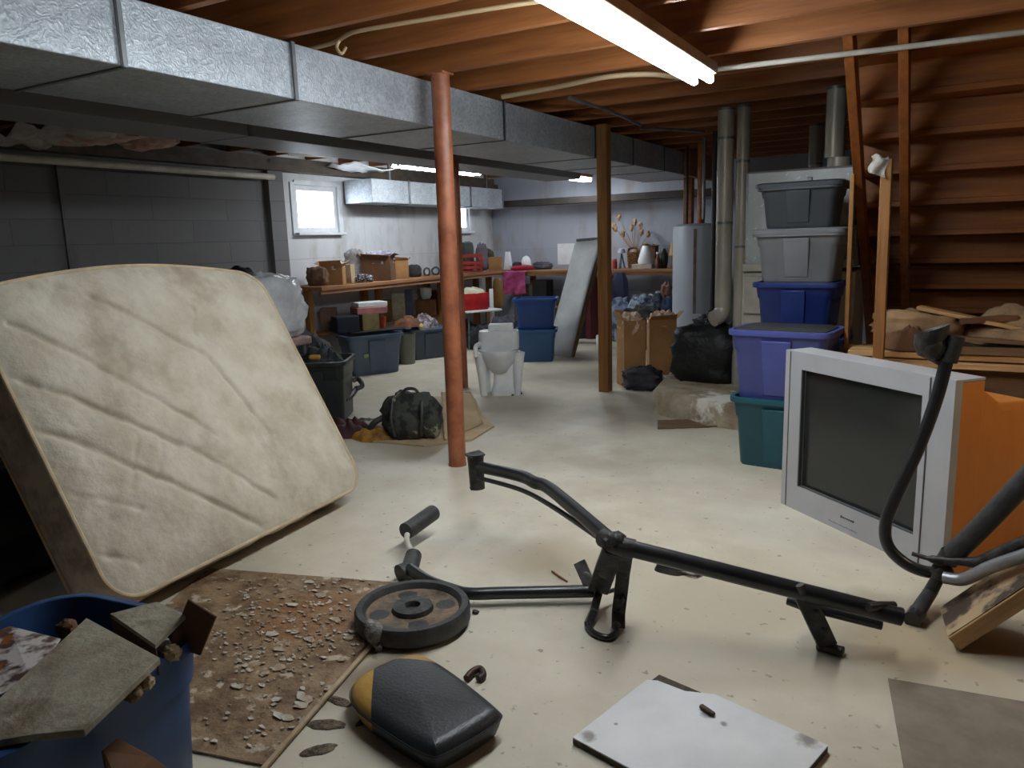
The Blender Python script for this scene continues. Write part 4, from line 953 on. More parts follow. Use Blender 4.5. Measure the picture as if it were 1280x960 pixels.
# ------------------------------------------------------------------ mid floor: cardboard sheet, backpack, clothes, white seat, bin contents
cs = [onz(*p) for p in ((452, 552), (530, 559), (590, 551), (618, 534), (603, 520), (595, 500), (545, 497), (500, 520))]
cc = sum(cs, Vector((0, 0, 0)))/len(cs)
ct = thing('flat_cardboard', 'flattened tan cardboard sheet on the floor behind the rust-red pole', 'cardboard', cc)
M['tan_card'] = mat('tan_card', (196, 172, 138), 0.85, col2=(176, 152, 118), scale=4, bump=0.08)
MB().prism([p-cc for p in cs], 0.002, 0.012).build('sheet', M['tan_card'], ct, smooth=False)
wedge = [onz(556, 553, 0.0)-cc, onz(604, 532, 0.0)-cc, onz(589, 503, 0.0)-cc, onz(552, 510, 0.0)-cc]
wm = MB()
def flapf(u, v):
    a = wedge[0].lerp(wedge[1], u); b_ = wedge[3].lerp(wedge[2], u); p = a.lerp(b_, v); p.z = 0.016+0.13*math.sin(v*math.pi*0.55)*(0.9-0.35*u)
    return p
wm.grid(flapf, 10, 10); wm.build('raised_flap', M['tan_card'], ct, solid=0.006)
# backpack
bq = onz(508, 549, 0.012)
bpk = thing('backpack', 'dark camouflage backpack slumped on the cardboard sheet', 'backpack', (bq.x-0.02, bq.y+0.10, 0.012), R(24))
M['camo'] = mat('camo_cloth', (34, 36, 34), 0.8, col2=(66, 68, 60), scale=9, detail=3, lo=0.46, hi=0.52, bump=0.3, bscale=40, col3=(150, 146, 130), scale3=7, lo3=0.61, hi3=0.64)
MB().blob((0, 0, 0.14), (0.20, 0.12, 0.165), 0.18, 2.5, seed=3, nu=28, nv=18, flat=0.8, power=0.75).build('main_bag', M['camo'], bpk, ang=90)
MB().blob((-0.02, -0.09, 0.10), (0.13, 0.06, 0.10), 0.2, 3, seed=6, nu=22, nv=14, power=0.7).build('front_pocket', M['camo'], bpk, ang=90)
MB().blob((0.14, -0.05, 0.10), (0.07, 0.08, 0.10), 0.2, 3, seed=9, nu=18, nv=12, power=0.7).build('side_pocket', M['camo'], bpk, ang=90)
MB().tube([(-0.06, 0, 0.29), (-0.03, 0, 0.33), (0.03, 0, 0.33), (0.06, 0, 0.29)], 0.011, 8, smooth=5).build('carry_handle', M['black_rubber'], bpk)
for s in (-1, 1): MB().tube([(s*0.10, -0.11, 0.27), (s*0.105, -0.16, 0.15), (s*0.09, -0.14, 0.03)], 0.012, 8, smooth=5).build('strap', M['black_rubber'], bpk)
MB().tube([(-0.19, -0.02, 0.14), (-0.26, -0.05, 0.10), (-0.30, -0.04, 0.03)], 0.022, 8, smooth=4).build('shoulder_strap', M['black_rubber'], bpk)
q = onz(437, 548)
heap('cloth', 'dark red crumpled cloth on the floor by the mattress edge', 'cloth', (q.x-0.12, q.y+0.10, 0), 0.42, 0.30, 0.09, col('maroon_cloth', (84, 34, 34), (48, 24, 26)), R(10), seed=12, crease=0.3)
q = onz(468, 551)
heap('cloth', 'mustard yellow rumpled cloth between the red cloth and the backpack', 'cloth', (q.x-0.03, q.y+0.06, 0), 0.36, 0.22, 0.07, col('mustard_cloth', (196, 142, 54), (120, 84, 40)), R(14), seed=15, crease=0.3)
q = onz(462, 533)
heap('cloth', 'black and white patterned rag on the floor left of the backpack', 'cloth', (q.x-0.05, q.y+0.05, 0), 0.40, 0.24, 0.035, col('patchy_rag', (34, 34, 38), (170, 164, 150), scale=11, lo=0.45, hi=0.55), R(10), seed=17, crease=0.2)
# mechanical arm sticking out of the bin
ar = thing('hooked_stand', 'jointed black metal stand with a hook beside the tall black bin', 'stand', onz(430, 505))
o0 = onz(430, 505); 
MB().tube([onz(431, 500, 0.15)-o0, onz(438, 496, 0.14)-o0, onz(446, 485, 0.18)-o0], 0.022, 8, smooth=3).tube([onz(432, 497, 0.12)-o0, onz(432, 506, 0.0)-o0], 0.016, 8).build('lower_arm', M['dark_bracket'], ar)
MB().blob(onz(433, 496, 0.12)-o0, (0.045, 0.04, 0.05), 0.4, 3, seed=2).build('knuckle', M['black_rubber'], ar)
MB().tube([onz(446, 486, 0.18)-o0, onz(453, 482, 0.2)-o0, onz(448, 474, 0.24)-o0, onz(441, 476, 0.23)-o0], 0.02, 8, smooth=4).build('hook_end', M['dark_bracket'], ar)
# stuff in the black bin
bt = (-4.24, 4.37)
heap('cloth', 'black crumpled garment heaped in the tall black bin', 'cloth', (bt[0]+0.0, bt[1]+0.02, 0.38), 0.34, 0.34, 0.17, col('black_cloth', (26, 26, 28), (60, 60, 64), bump=0.3), seed=21, crease=0.4)
flat('toy', 'small yellow object lying on the rim end of the tall black bin', 'toy', (bt[0]+0.04, bt[1]-0.10, 0.475), (0.09, 0.05, 0.04), col('yellow_plastic', (214, 160, 60)), R(30), bevel=0.015)
# clear plastic wrapped bundle behind the mattress
wx = -4.55
w0, w1, w2 = onx(322, 346, wx), onx(390, 402, wx), onx(386, 419, wx)
wb = thing('wrapped_bundle', 'clear plastic wrapped white bundle behind the mattress top corner', 'bundle', (wx-0.13, w1.y-0.45, 0))
MB().blob((0, -0.02, 0.86), (0.24, 0.40, 0.27), 0.12, 3.2, seed=14, nu=44, nv=30, flat=0.86, power=0.6).build('wrapped_top', M['clear_wrap'], wb, ang=60)
MB().box((0, 0, 0.59), (0.42, 0.72, 0.07)).build('tray', col('pink_tray', (196, 164, 158)), wb, bevel=0.02)
lg = M['galv_plain']
for sx_, sy_ in ((-1, -1), (1, -1), (1, 1), (-1, 1)): MB().cyl((sx_*0.17, sy_*0.30, 0), (sx_*0.17, sy_*0.30, 0.56), 0.014, n=10).build('leg', lg, wb)
heap('cloth', 'black cloth lying on top of the wrapped bundle', 'cloth', (wx-0.12, w1.y-0.62, 1.125), 0.28, 0.34, 0.06, M['black_bag'], seed=33)
# white seat with bowl front
wq = onz(617, 495)
ws = thing('commode_seat', 'white molded plastic toilet-like seat standing alone on the floor', 'seat', (wq.x+0.0, wq.y+0.12, 0), R(28))
WPm = M['white_plastic']
MB().rings([[Vector((p.x, p.y+0.05, z)) for p in rrect(a, b_, 0.05)] for a, b_, z in ((0.31, 0.14, 0.36), (0.35, 0.17, 0.40), (0.355, 0.18, 0.52), (0.345, 0.17, 0.555), (0.30, 0.13, 0.562))]).build('tank', WPm, ws, ang=60)
MB().rings([[Vector((p.x+0.02, p.y+0.05, z)) for p in rrect(a, b_, 0.02)] for a, b_, z in ((0.22, 0.12, 0.56), (0.225, 0.125, 0.60), (0.20, 0.11, 0.615))]).build('lid', WPm, ws, ang=50)
MB().rings([[Vector((a*math.cos(t*math.pi/14)*1.0, -0.05+b_*math.sin(t*math.pi/14), z)) for t in range(28)] for a, b_, z in ((0.07, 0.06, 0.20), (0.11, 0.11, 0.26), (0.155, 0.16, 0.33), (0.17, 0.175, 0.385), (0.165, 0.17, 0.40), (0.12, 0.12, 0.39), (0.09, 0.09, 0.33))]).build('bowl', WPm, ws, ang=60)
MB().rings([[Vector((p.x+0.05, p.y+0.02, z)) for p in rrect(a, b_, 0.04)] for a, b_, z in ((0.25, 0.24, 0.0), (0.25, 0.24, 0.05), (0.21, 0.20, 0.10), (0.21, 0.19, 0.30), (0.27, 0.18, 0.37))]).build('pedestal', WPm, ws, ang=60)
for x_, y_ in ((-0.15, -0.08), (-0.13, 0.10), (0.16, -0.08)):
    MB().tube([(x_*1.12, y_*1.1, 0.38), (x_, y_, 0.18), (x_*0.94, y_, 0.0)], (0.050, 0.030), 12, smooth=3).build('leg', WPm, ws)
MB().tube([(-0.16, -0.10, 0.46), (-0.19, -0.17, 0.44), (-0.19, -0.2, 0.36)], 0.022, 8, smooth=4).build('arm', WPm, ws)
q = onz(655, 499)
tag(MB().tube([onz(640, 494, 0.006), onz(650, 490, 0.006), onz(652, 492, 0.006)], 0.008, 7).build('debris_chip', M['dark_cable']), 'dark sliver of rubbish on the floor right of the white seat', 'debris')
for i, (px, py, lab) in enumerate(((838, 715, 'crushed dark leaf-like scrap on the floor under the frame tube'),)):
    o0 = onz(px, py)
    tag(MB().heap(0.13, 0.06, 0.03, seed=41, amp=1.2, freq=12).tube([(0.04, 0, 0.01), (0.10, -0.01, 0.01), (0.12, 0.02, 0.008)], 0.006, 7, smooth=3).build('debris_scrap', M['dark_bracket'], loc=o0), lab, 'debris')
tag(MB().tube([onz(690, 714, 0.004), onz(700, 721, 0.005), onz(709, 727, 0.004)], 0.004, 6).build('twig', M['post_wood']), 'thin yellowish splinter on the floor left of the steel clip', 'twig')
tag(MB().blob((0, 0, 0.006), (0.014, 0.010, 0.008), 0.4, 4, seed=5, nu=10, nv=6).build('debris_chip', M['dark_bracket'], loc=onz(594, 767)), 'tiny dark chip on the floor right of the weight plate', 'debris')

for i, (px, py, w_, lab) in enumerate(((424, 877, 0.09, 'dark lint clump on the floor left of the seat pad yellow corner'), (408, 906, 0.12, 'dark debris clump on the floor by the edge strip, lower left of the seat pad'), (398, 938, 0.10, 'dark debris clump at the very bottom beside the edge strip'), (455, 902, 0.06, 'small dark scrap in the shadow of the seat pad'))):
    heap('debris_clump', lab, 'debris', onz(px, py), w_, w_*0.42, 0.007, mat('lint', (84, 72, 60), 0.95, col2=(130, 114, 94), scale=40, bump=0.6), R(25*i), seed=160+i, amp=0.55, freq=14)
# ------------------------------------------------------------------ leaning grey panel and dark boards
lp = thing('leaning_panel', 'tall pale grey panel door leaning against the back workbench', 'panel', (0, 0, 0))
b0, b1 = onz(683, 447), onz(711, 440)
top0, top1 = Vector((0, 0, 0)), Vector((0, 0, 0))
la = onz(695, 445); dirx = Vector((math.cos(R(-8)), math.sin(R(-8)), 0)); wv = 0.36
Lb = la-dirx*wv*0.42; lean = Vector((0.17, 0.52, 1.30))
def panelf(off, x): return Lb+dirx*(wv*x)+lean*off
pm = MB()
def pf(u, v):
    p = Lb+dirx*(wv*u)+lean*v; p += Vector((0, -0.10, 0))*math.sin(v*3.0)*0.6*(u-0.3); return p
pm.grid(pf, 8, 16); pm.build('panel_sheet', col('panel_grey', (176, 178, 178), (150, 152, 152), scale=3), lp, solid=0.02, ang=80)
MB().beam(Lb+dirx*(wv+0.012)+Vector((0, 0.02, 0)), Lb+dirx*(wv+0.012)+lean*1.02+Vector((0, 0.02, 0)), 0.022, 0.06, up=(0, 1, 0)).build('edge_board', M['lumber_dark'], lp)
MB().beam(Lb+lean*1.01+dirx*0.02, Lb+lean*1.02+dirx*wv, 0.05, 0.03).build('top_rail', M['dark_bracket'], lp)
q = onz(720, 442)
tag(MB().beam((q.x-0.09, q.y+0.02, 0.01), (q.x+0.06, q.y+0.46, 1.22), 0.12, 0.02, up=(0, 1, 0)).build('plank', M['lumber_dark']), 'narrow brown plank leaning just right of the grey panel', 'plank')
for i, (px, y, h, c, lab) in enumerate(((724, 9.0, 0.92, (62, 44, 60), 'long dark plum coat hanging from the back workbench edge'), (739, 9.02, 0.95, (92, 28, 36), 'dark red coat hanging behind the square wooden post'))):
    x = ony(px, 360, y).x
    g = MB(); 
    for k in range(1): pass
    g.rings([[Vector((0.075*s_*math.cos(2*math.pi*j/24)*(1+0.12*math.sin(j*2.0)), 0.07*s_*math.sin(2*math.pi*j/24)*(1+0.15*math.cos(j*3)), z)) for j in range(24)] for s_, z in ((1.15, 0.06), (1.2, 0.25), (1.05, 0.55), (1.0, h-0.15), (0.7, h-0.04), (0.3, h))])
    tag(g.build('coat', col('coat_%s' % ('plum', 'red')[i], c), loc=(x, y, 0), ang=80), lab, 'coat')
q = onz(742, 436)
flat('plastic_tub', 'small white tub on the floor peeking out left of the wooden post', 'tub', (q.x-0.02, q.y+0.3, 0), (0.12, 0.12, 0.14), M['white_plastic'], bevel=0.02)

# ------------------------------------------------------------------ lumber stack behind the television
lz = 0.70
base = thing('lumber_platform', 'dark planked platform behind the television carrying loose boards', 'platform', (0, 0, 0))
for i, (z0, z1) in enumerate(((0.02, 0.21), (0.22, 0.42), (0.43, 0.60))):
    MB().box((0.67, 4.44, (z0+z1)/2), (2.3, 0.04, z1-z0)).build('plank', M['lumber_dark'], base, bevel=0.005)
MB().box((0.67, 4.82, 0.61), (2.3, 0.80, 0.03)).build('deck', M['lumber_dark'], base, bevel=0.004)
for x in (-0.42, 0.5, 1.7): MB().box((x, 4.80, 0.30), (0.06, 0.6, 0.59)).build('bearer', M['lumber_dark'], base)
rnd = random.Random(5)
lst = [(-0.56, 1.2, 4.40, 0.626, 0.10, 0.03, -0.02), (-0.60, 0.9, 4.55, 0.626, 0.14, 0.035, 0.015), (-0.50, 1.3, 4.72, 0.626, 0.12, 0.05, 0.0), (-0.46, 0.7, 4.48, 0.664, 0.16, 0.03, -0.04), (-0.30, 1.4, 4.66, 0.680, 0.14, 0.035, 0.02), (0.0, 1.5, 4.44, 0.697, 0.10, 0.03, 0.01)]
nm = ['pale plank at the near edge of the platform behind the television', 'pale plank second from the near edge on the platform', 'pale thick plank at the back of the platform under the debris', 'wide pale board lying on top of the near planks behind the television', 'brown plank on the back of the plank pile before the stairs', 'brown board on top of the plank pile at its right end']
for (xa, xb, yy, z, w, h, a), lab in zip(lst, nm):
    o = MB().box((0, 0, h/2), (xb-xa, w, h)).build('plank', M['lumber'] if 'pale' in lab else M['lumber_dark'], bevel=0.003, loc=((xa+xb)/2, yy, z), rotz=a)
    tag(o, lab, 'plank')
M['burlap'] = mat('burlap', (150, 122, 92), 0.9, col2=(104, 80, 58), scale=5, bump=0.5, bscale=26)
heap('sack', 'large tan burlap sack slumped at the right edge before the stairs', 'sack', (0.42, 4.72, 0.72), 0.75, 0.42, 0.17, M['burlap'], R(-8), seed=51, amp=0.7)
heap('sack', 'pale brown sheet crumpled beside the upright stud before the stairs', 'sack', (-0.14, 4.78, 0.71), 0.44, 0.30, 0.17, mat('kraft', (160, 128, 92), 0.85, col2=(116, 88, 60), scale=4, bump=0.3), R(-15), seed=53, amp=0.4, crease=0.05)
heap('sack', 'brown paper sack lying on the planks just right of the upright stud', 'sack', (-0.17, 4.52, 0.70), 0.26, 0.22, 0.10, M['cardboard_dark'], R(5), seed=57, amp=0.5)
for i, (a, b_, w, h, m, lab) in enumerate((
    ((-0.15, 4.72, 0.90), (0.36, 4.62, 0.80), 0.09, 0.02, 'lumber', 'broken pale board slanting down over the crumpled sheet'),
    ((0.02, 4.55, 0.76), (0.42, 4.52, 0.745), 0.07, 0.02, 'lumber_dark', 'dark splintered board under the slanting broken board'),
    ((0.05, 4.62, 0.84), (0.30, 4.66, 0.86), 0.05, 0.03, 'cardboard_dark', 'short dark brown offcut poking out between the sacks'))):
    tag(MB().beam(a, b_, w, h).build('board', M[m], bevel=0.003), lab, 'board')
# ------------------------------------------------------------------ exercise handlebar machine at the right
hm = thing('exercise_handle_frame', 'dark bent handlebar frame with grey levers before the television', 'frame', (0, 0, 0))
Y1 = 2.93
P_ = lambda x, y, Y=Y1: ony(x, y, Y)
MB().tube([P_(1188, 432), P_(1170, 500), P_(1148, 560), P_(1120, 620), P_(1107, 655), P_(1110, 682), P_(1130, 703), P_(1155, 714), P_(1182, 716)], 0.0215, 16, smooth=7).build('bent_bar', M['black_paint'], hm)
MB().tube([P_(1196, 420), P_(1191, 436), P_(1186, 452)], 0.026, 14).build('bar_cap', M['black_rubber'], hm)
MB().blob(P_(1166, 432), (0.045, 0.042, 0.05), 0.15, 2.5, seed=4, nu=20, nv=14).build('rounded_boss', M['dark_bracket'], hm)
MB().rings([[P_(1164, 428)+Vector((0.052*s_*math.cos(2*math.pi*k/20), 0.046*s_*math.sin(2*math.pi*k/20), z+0.02+0.02*math.cos(2*math.pi*k/20))) for k in range(20)] for s_, z in ((0.3, -0.055), (0.75, -0.045), (1.0, -0.01), (1.0, 0.025), (0.85, 0.022), (0.5, -0.02))]).build('cup', M['dark_bracket'], hm)
MB().tube([P_(1158, 444), P_(1172, 452), P_(1184, 446)], 0.012, 8).build('clamp', M['worn_steel'], hm)
MB().tube([P_(1176, 716, 2.9), onz(1163, 740, 0.06), onz(1142, 772, 0.024)], (0.020, 0.026), 14).build('foam_foot', M['black_rubber'], hm)
MB().cyl(onz(1147, 765, 0.026), onz(1140, 775, 0.022), 0.029, n=14).build('end_cap', M['black_paint'], hm)
MB().tube([P_(1185, 700, 2.88), P_(1230, 655, 2.85), P_(1290, 592, 2.8), P_(1350, 530, 2.75)], 0.034, 14).build('upright', M['black_rubber'], hm)
lv = MB()
lv.tube([P_(1140, 692, 2.87), P_(1165, 699, 2.86), P_(1195, 701, 2.85), P_(1222, 702, 2.83), P_(1250, 690, 2.8), P_(1300, 668, 2.75)], [0.008, 0.014, 0.016, 0.018, 0.018, 0.018], 10, smooth=5); lv.build('lever', M['worn_steel'], hm, label='grey steel lever')
lv = MB(); lv.tube([P_(1180, 722, 2.84), P_(1205, 724, 2.82), P_(1240, 708, 2.78), P_(1300, 688, 2.72)], 0.021, 10, smooth=5); lv.build('lever', col('bright_steel', (168, 168, 172), rough=0.4, metal=0.5), hm, label='pale grey steel lever')
MB().tube([P_(1172, 716, 2.9), P_(1180, 700, 2.88), P_(1186, 690, 2.87)], 0.026, 10).blob(P_(1178, 714, 2.88), (0.035, 0.03, 0.035), 0.2, 3, seed=3).build('pivot', M['dark_bracket'], hm)
# tilted board at the bottom right
a0 = onz(1201, 816); a0.z = 0.0
ax = Vector((0.64, 0.12, 0.66)).normalized(); ay = Vector((0.02, 1.0, 0.04)); ay = (ay-ax*ay.dot(ax)).normalized(); az = ax.cross(ay)
if az.z < 0: az = -az
tbd = thing('tilted_board', 'tilted wooden board with dark smears rising at the lower right corner', 'board', (0, 0, 0))
tbd.matrix_world = Matrix.Translation(a0+Vector((0, 0, 0.004))) @ Matrix((ax, ay, az)).transposed().to_4x4()
MB().box((0.45, 0.13, 0.028), (0.9, 0.26, 0.05)).build('plank', M['lumber'], tbd, bevel=0.004)
MB().box((0.45, 0.13, 0.055), (0.89, 0.25, 0.003)).build('smeared_face', mat('smeared_face', (172, 146, 112), 0.8, col2=(66, 52, 40), scale=6, detail=7, lo=0.48, hi=0.58, bump=0.2), tbd)
iv = tbd.matrix_world.inverted(); bpt = tbd.matrix_world@Vector((0.62, 0.13, 0.0))
MB().cyl(iv@bpt, iv@Vector((bpt.x, bpt.y, 0.0)), 0.02, n=10).build('strut', M['dark_bracket'], tbd)

# ------------------------------------------------------------------ near blue tote full of rubbish (bottom left)
nz = 0.43
NC = Vector((-1.735, 0.80, 0)); NR = R(7)
nt = tote('large blue storage tote full of rubbish at the bottom left corner', NC, 0.53, 0.60, nz, M['t_near'], NR, r=0.12, taper=0.88, rim=0.014, handle=False)
heap('rubbish_heap', 'mixed dark rubbish filling the large blue tote', 'rubbish', (NC.x, NC.y, 0.30), 0.47, 0.54, 0.09, col('rubbish', (92, 78, 64), (44, 40, 38), scale=14, bump=0.5), NR, seed=61, amp=0.7)
def slab(name, label, cat, corners, th, m, parts=None):
    """sheet through the given world corners, th thick downwards"""
    c = sum(corners, Vector((0, 0, 0)))/len(corners)
    n = (corners[1]-corners[0]).cross(corners[2]-corners[1]).normalized()
    if n.z < 0: n = -n
    b = MB(); b.rings([[p-c-n*th for p in corners], [p-c for p in corners]])
    return tag(b.build(name, m, bevel=0.002, loc=c, smooth=False), label, cat)
M['white_dirty'] = mat('white_dirty', (176, 168, 150), 0.8, col2=(140, 128, 108), scale=9, bump=0.3, bscale=40, col3=(110, 92, 66), scale3=5, lo3=0.55, hi3=0.7)
slab('cardboard', 'large dirty pale cardboard panel lying tilted across the blue tote', 'cardboard',
     [onz(108, 772, 0.50), onz(200, 822, 0.475), onz(105, 912, 0.46), onz(40, 918, 0.45), onz(-60, 935, 0.44), onz(-20, 890, 0.46)], 0.016, M['white_dirty'])
slab('paper', 'torn colourful magazine page in the blue tote at the left frame edge', 'paper',
     [onz(-30, 800, 0.47), onz(12, 782, 0.475), onz(76, 798, 0.46), onz(40, 850, 0.45), onz(0, 868, 0.44), onz(-40, 860, 0.44)], 0.004,
     mat('magazine', (204, 198, 194), 0.5, col2=(94, 70, 62), scale=16, detail=3, lo=0.48, hi=0.58, col3=(150, 90, 40), scale3=12, lo3=0.58, hi3=0.62))
cb_ = [onz(138, 767, 0.49), onz(196, 752, 0.50), onz(232, 768, 0.495), onz(194, 806, 0.475)]
cbx = thing('carton', 'small open pale carton in the blue tote beside the upright brown card', 'box', (0, 0, 0))
g = MB(); g.rings([[p-Vector((0, 0, 0.010)) for p in cb_], cb_]); g.build('top_face', M['white_dirty'], cbx, smooth=False)
g = MB(); g.rings([[p-Vector((0, 0, 0.075)) for p in (cb_[0], cb_[3], cb_[3].lerp(cb_[2], 0.03), cb_[0].lerp(cb_[1], 0.03))], [p-Vector((0, 0, 0.011)) for p in (cb_[0], cb_[3], cb_[3].lerp(cb_[2], 0.03), cb_[0].lerp(cb_[1], 0.03))]]); g.build('side_face', M['cardboard_dark'], cbx, smooth=False)
u0 = onz(213, 806, 0.40)
up = [u0, onz(252, 818, 0.40), None, None]
vd = Vector((-0.55, 0.83, 0)).normalized()
pA = u0; pB = up[1]; pn = (pB-pA).cross(Vector((0, 0, 1))).normalized()
pC = onplane(272, 770, pA, pn); pD = onplane(237, 748, pA, pn)
slab('cardboard_piece', 'brown cardboard piece standing upright in the corner of the blue tote', 'cardboard', [pA, pB, pC, pD], 0.006, M['cardboard_dark'])
for i, (px, py, r, m, lab) in enumerate(((203, 805, 0.016, 'white_plastic', 'small white crumpled cup in the blue tote below the carton'), (213, 816, 0.020, 'cardboard_pale', 'beige scrap between the carton and upright card in the tote'),
        (182, 853, 0.016, 'cardboard_pale', 'beige crumpled scrap near the right rim of the blue tote'), (166, 866, 0.017, 'burlap', 'tan scrap at the right rim of the blue tote, nearest the camera'), (84, 786, 0.022, 'cardboard_dark', 'brown curled scrap at the back rim of the blue tote'))):
    c = onz(px, py, 0.43)
    tag(MB().blob((0, 0, 0), (r*1.3, r, r), 0.3, 2.2, seed=i+70, nu=20, nv=14).build('scrap', M[m], loc=c), lab, 'scrap')
slab('cardboard_piece', 'torn brown cardboard piece leaning on the front side of the blue tote', 'cardboard',
     [onx(132, 960, -1.40), onx(128, 938, -1.42), onx(148, 922, -1.43), onx(192, 946, -1.40), onx(230, 975, -1.38), onx(150, 985, -1.36)], 0.005, M['cardboard_dark'])
b = MB(); b.blob((0, 0, 0.24), (0.34, 0.55, 0.27), 0.25, 2.2, seed=77, nu=32, nv=20, flat=0.86, power=0.7)
tag(b.build('leather_bag', mat('black_leather', (30, 31, 34), 0.35, col2=(46, 47, 52), scale=5, bump=0.4, bscale=12), loc=(-3.50, 1.40, 0), ang=90), 'slumped black leather bag in the shadow under the leaning mattress', 'bag')


# ------------------------------------------------------------------ workbenches
SZ = 0.93
BX0, BX1, BY0, BY1 = -6.06, -5.50, 5.76, 9.5
lb = thing('workbench', 'long wooden workbench along the left wall under the window', 'workbench', (0, 0, 0))
MB().box(((BX0+BX1)/2, (BY0+BY1)/2, SZ-0.02), (BX1-BX0, BY1-BY0, 0.04)).build('worktop', M['bench_wood'], lb, bevel=0.004)
MB().box((BX1-0.03, (BY0+BY1)/2, SZ-0.06), (0.03, BY1-BY0, 0.038)).build('apron', M['bench_wood'], lb, bevel=0.003)
MB().box(((BX0-5.80)/2, (BY0+BY1)/2, 0.40), (-5.80-BX0-0.02, BY1-BY0-0.1, 0.03)).build('shelf', M['bench_wood'], lb, bevel=0.003)
for y_ in (5.83, 6.95, 8.2, 9.4):
    for x_ in (BX0+0.08, -5.76): MB().box((x_, y_, 0.445), (0.07, 0.07, 0.888)).build('leg', M['post_wood'], lb, bevel=0.003)
bw = thing('workbench', 'wooden workbench along the back wall left of the water heater', 'workbench', (0, 0, 0))
CX0, CX1, CY0, CY1 = -5.46, -2.72, 9.45, 10.06; SB = 0.92
MB().box(((CX0+CX1)/2, (CY0+CY1)/2, SB-0.02), (CX1-CX0, CY1-CY0, 0.04)).build('worktop', M['bench_wood_x'], bw, bevel=0.004)
MB().box(((CX0+CX1)/2, CY0+0.03, SB-0.06), (CX1-CX0, 0.03, 0.038)).build('apron', M['bench_wood_x'], bw, bevel=0.003)
MB().box(((CX0+CX1)/2, (CY0+CY1)/2+0.03, 0.40), (CX1-CX0-0.1, CY1-CY0-0.14, 0.03)).build('shelf', M['bench_wood_x'], bw, bevel=0.003)
for x_ in (CX0+0.1, -4.1, CX1-0.08):
    for y_ in (CY0+0.06, CY1-0.06): MB().box((x_, y_, 0.445), (0.07, 0.07, 0.888)).build('leg', M['post_wood'], bw, bevel=0.003)
def L_(x0, y0, x1, y1, z=SZ, X=-5.72):
    """place by photo box on the left bench: base centre, width and height in metres"""
    p = onx((x0+x1)/2, y1, X); k = depth(p)/F_PX; p.z = z+0.001; p.y = min(p.y, 9.9); return p, (x1-x0)*k, (y1-y0)*k
def B_(x0, y0, x1, y1, z=SB, Y=9.72):
    p = ony((x0+x1)/2, y1, Y); k = depth(p)/F_PX; p.z = z+0.001; return p, (x1-x0)*k, (y1-y0)*k
VR = R(60)
def cheap(name, label, cat, pos, m, dk=0.6, rotz=None, **k):
    p, w, h = pos; return heap(name, label, cat, p, w, w*dk, h, m, R(30) if rotz is None else rotz, **k)
def cbox(label, pos, m, dk=0.7, rotz=R(30), closed=False, seed=0, fill=None, fl=0.35, name='cardboard_box', flaps=(1, 1, 1, 1), tilt=1.0):
    p, w, h = pos; return open_box(label, p, w*0.92, w*dk, h*0.9, m, rotz, fl=fl, seed=seed, closed=closed, fill=fill, name=name, flaps=flaps, tilt=tilt)
grocery = col('kraft_dark', (120, 88, 64), bump=0.3)
# --- on the left workbench
cheap('paper_bag', 'slumped brown paper bag at the near end of the left workbench', 'bag', L_(384, 330, 410, 353), grocery, seed=81, amp=0.5, power=0.4)
cbox('torn cardboard box with white paper on top, second from the bench end', L_(402, 326, 432, 353), M['cardboard'], seed=82, fill=col('white_paper', (226, 224, 226), (190, 186, 186), bump=0.4))
cbox('small patterned tan carton between the torn box and striped cloth', L_(424, 327, 443, 352), M['cardboard_pale'], seed=83, closed=True, rotz=R(20))
cheap('cloth', 'white and grey cloth bundle behind the patterned tan carton', 'cloth', L_(432, 314, 458, 352, X=-5.92), col('grey_white_cloth', (190, 188, 190), (116, 108, 104), bump=0.4), seed=84, crease=0.4, dk=0.3)
cheap('shoe', 'dark striped cloth lying before the big brown cardboard box', 'cloth', L_(444, 342, 466, 352, X=-5.60), col('striped_cloth', (34, 38, 58), (206, 204, 206), scale=18, lo=0.5, hi=0.56, stretch=(3, 1, 3)), seed=85, crease=0.4).name = 'cloth'
cbox('big brown cardboard box on the left workbench', L_(455, 318, 494, 351), M['cardboard_dark'], seed=86, rotz=R(26), dk=0.75, fill=col('paper_lilac', (206, 204, 220), (120, 112, 130), bump=0.5), fl=0.22)
cbox('tan open carton right of the big brown cardboard box', L_(492, 325, 512, 350), M['cardboard'], seed=87, rotz=R(40))
cheap('cloth', 'dark green-black bundle right of the tan open carton', 'cloth', L_(510, 334, 527, 349), col('dark_green_cloth', (30, 44, 40), (60, 34, 48)), seed=88, crease=0.3)
for i, (x0, x1, c, lab) in enumerate(((530, 538, (74, 70, 74), 'small dark coil on the left workbench, left of the pair by the pole'), (540, 550, (58, 58, 64), 'small dark coil on the left workbench right beside the rust-red pole'))):
    p, w, h = L_(x0, 337, x1, 347); g = MB()
    g.tube([Vector((w*0.45*math.cos(k*0.6), 0.02*math.sin(k*1.1), h*0.5+h*0.45*math.sin(k*0.6))) for k in range(22)], 0.012, 8, smooth=2)
    tag(g.build('cable_coil', col('coil_dark%d' % i, c), loc=p, rotz=R(30)), lab, 'coil')
p, w, h = L_(576, 319, 602, 341)
cr = thing('crate', 'red plastic crate on the left workbench right of the rust-red pole', 'crate', p, R(30))
g = MB(); g.box((0, 0, 0.01), (w, w*0.7, 0.02))
for z in (0.06, h*0.5, h*0.9): g.box((0, -w*0.35, z), (w, 0.02, h*0.2)); g.box((0, w*0.35, z), (w, 0.02, h*0.2)); g.box((-w/2, 0, z), (0.02, w*0.7, h*0.2)); g.box((w/2, 0, z), (0.02, w*0.7, h*0.2))
for sx_ in (-1, 1):
    for sy_ in (-1, 1): g.box((sx_*w/2, sy_*w*0.35, h/2), (0.03, 0.03, h))
g.build('crate_body', col('red_plastic', (172, 46, 42)), cr, bevel=0.003)
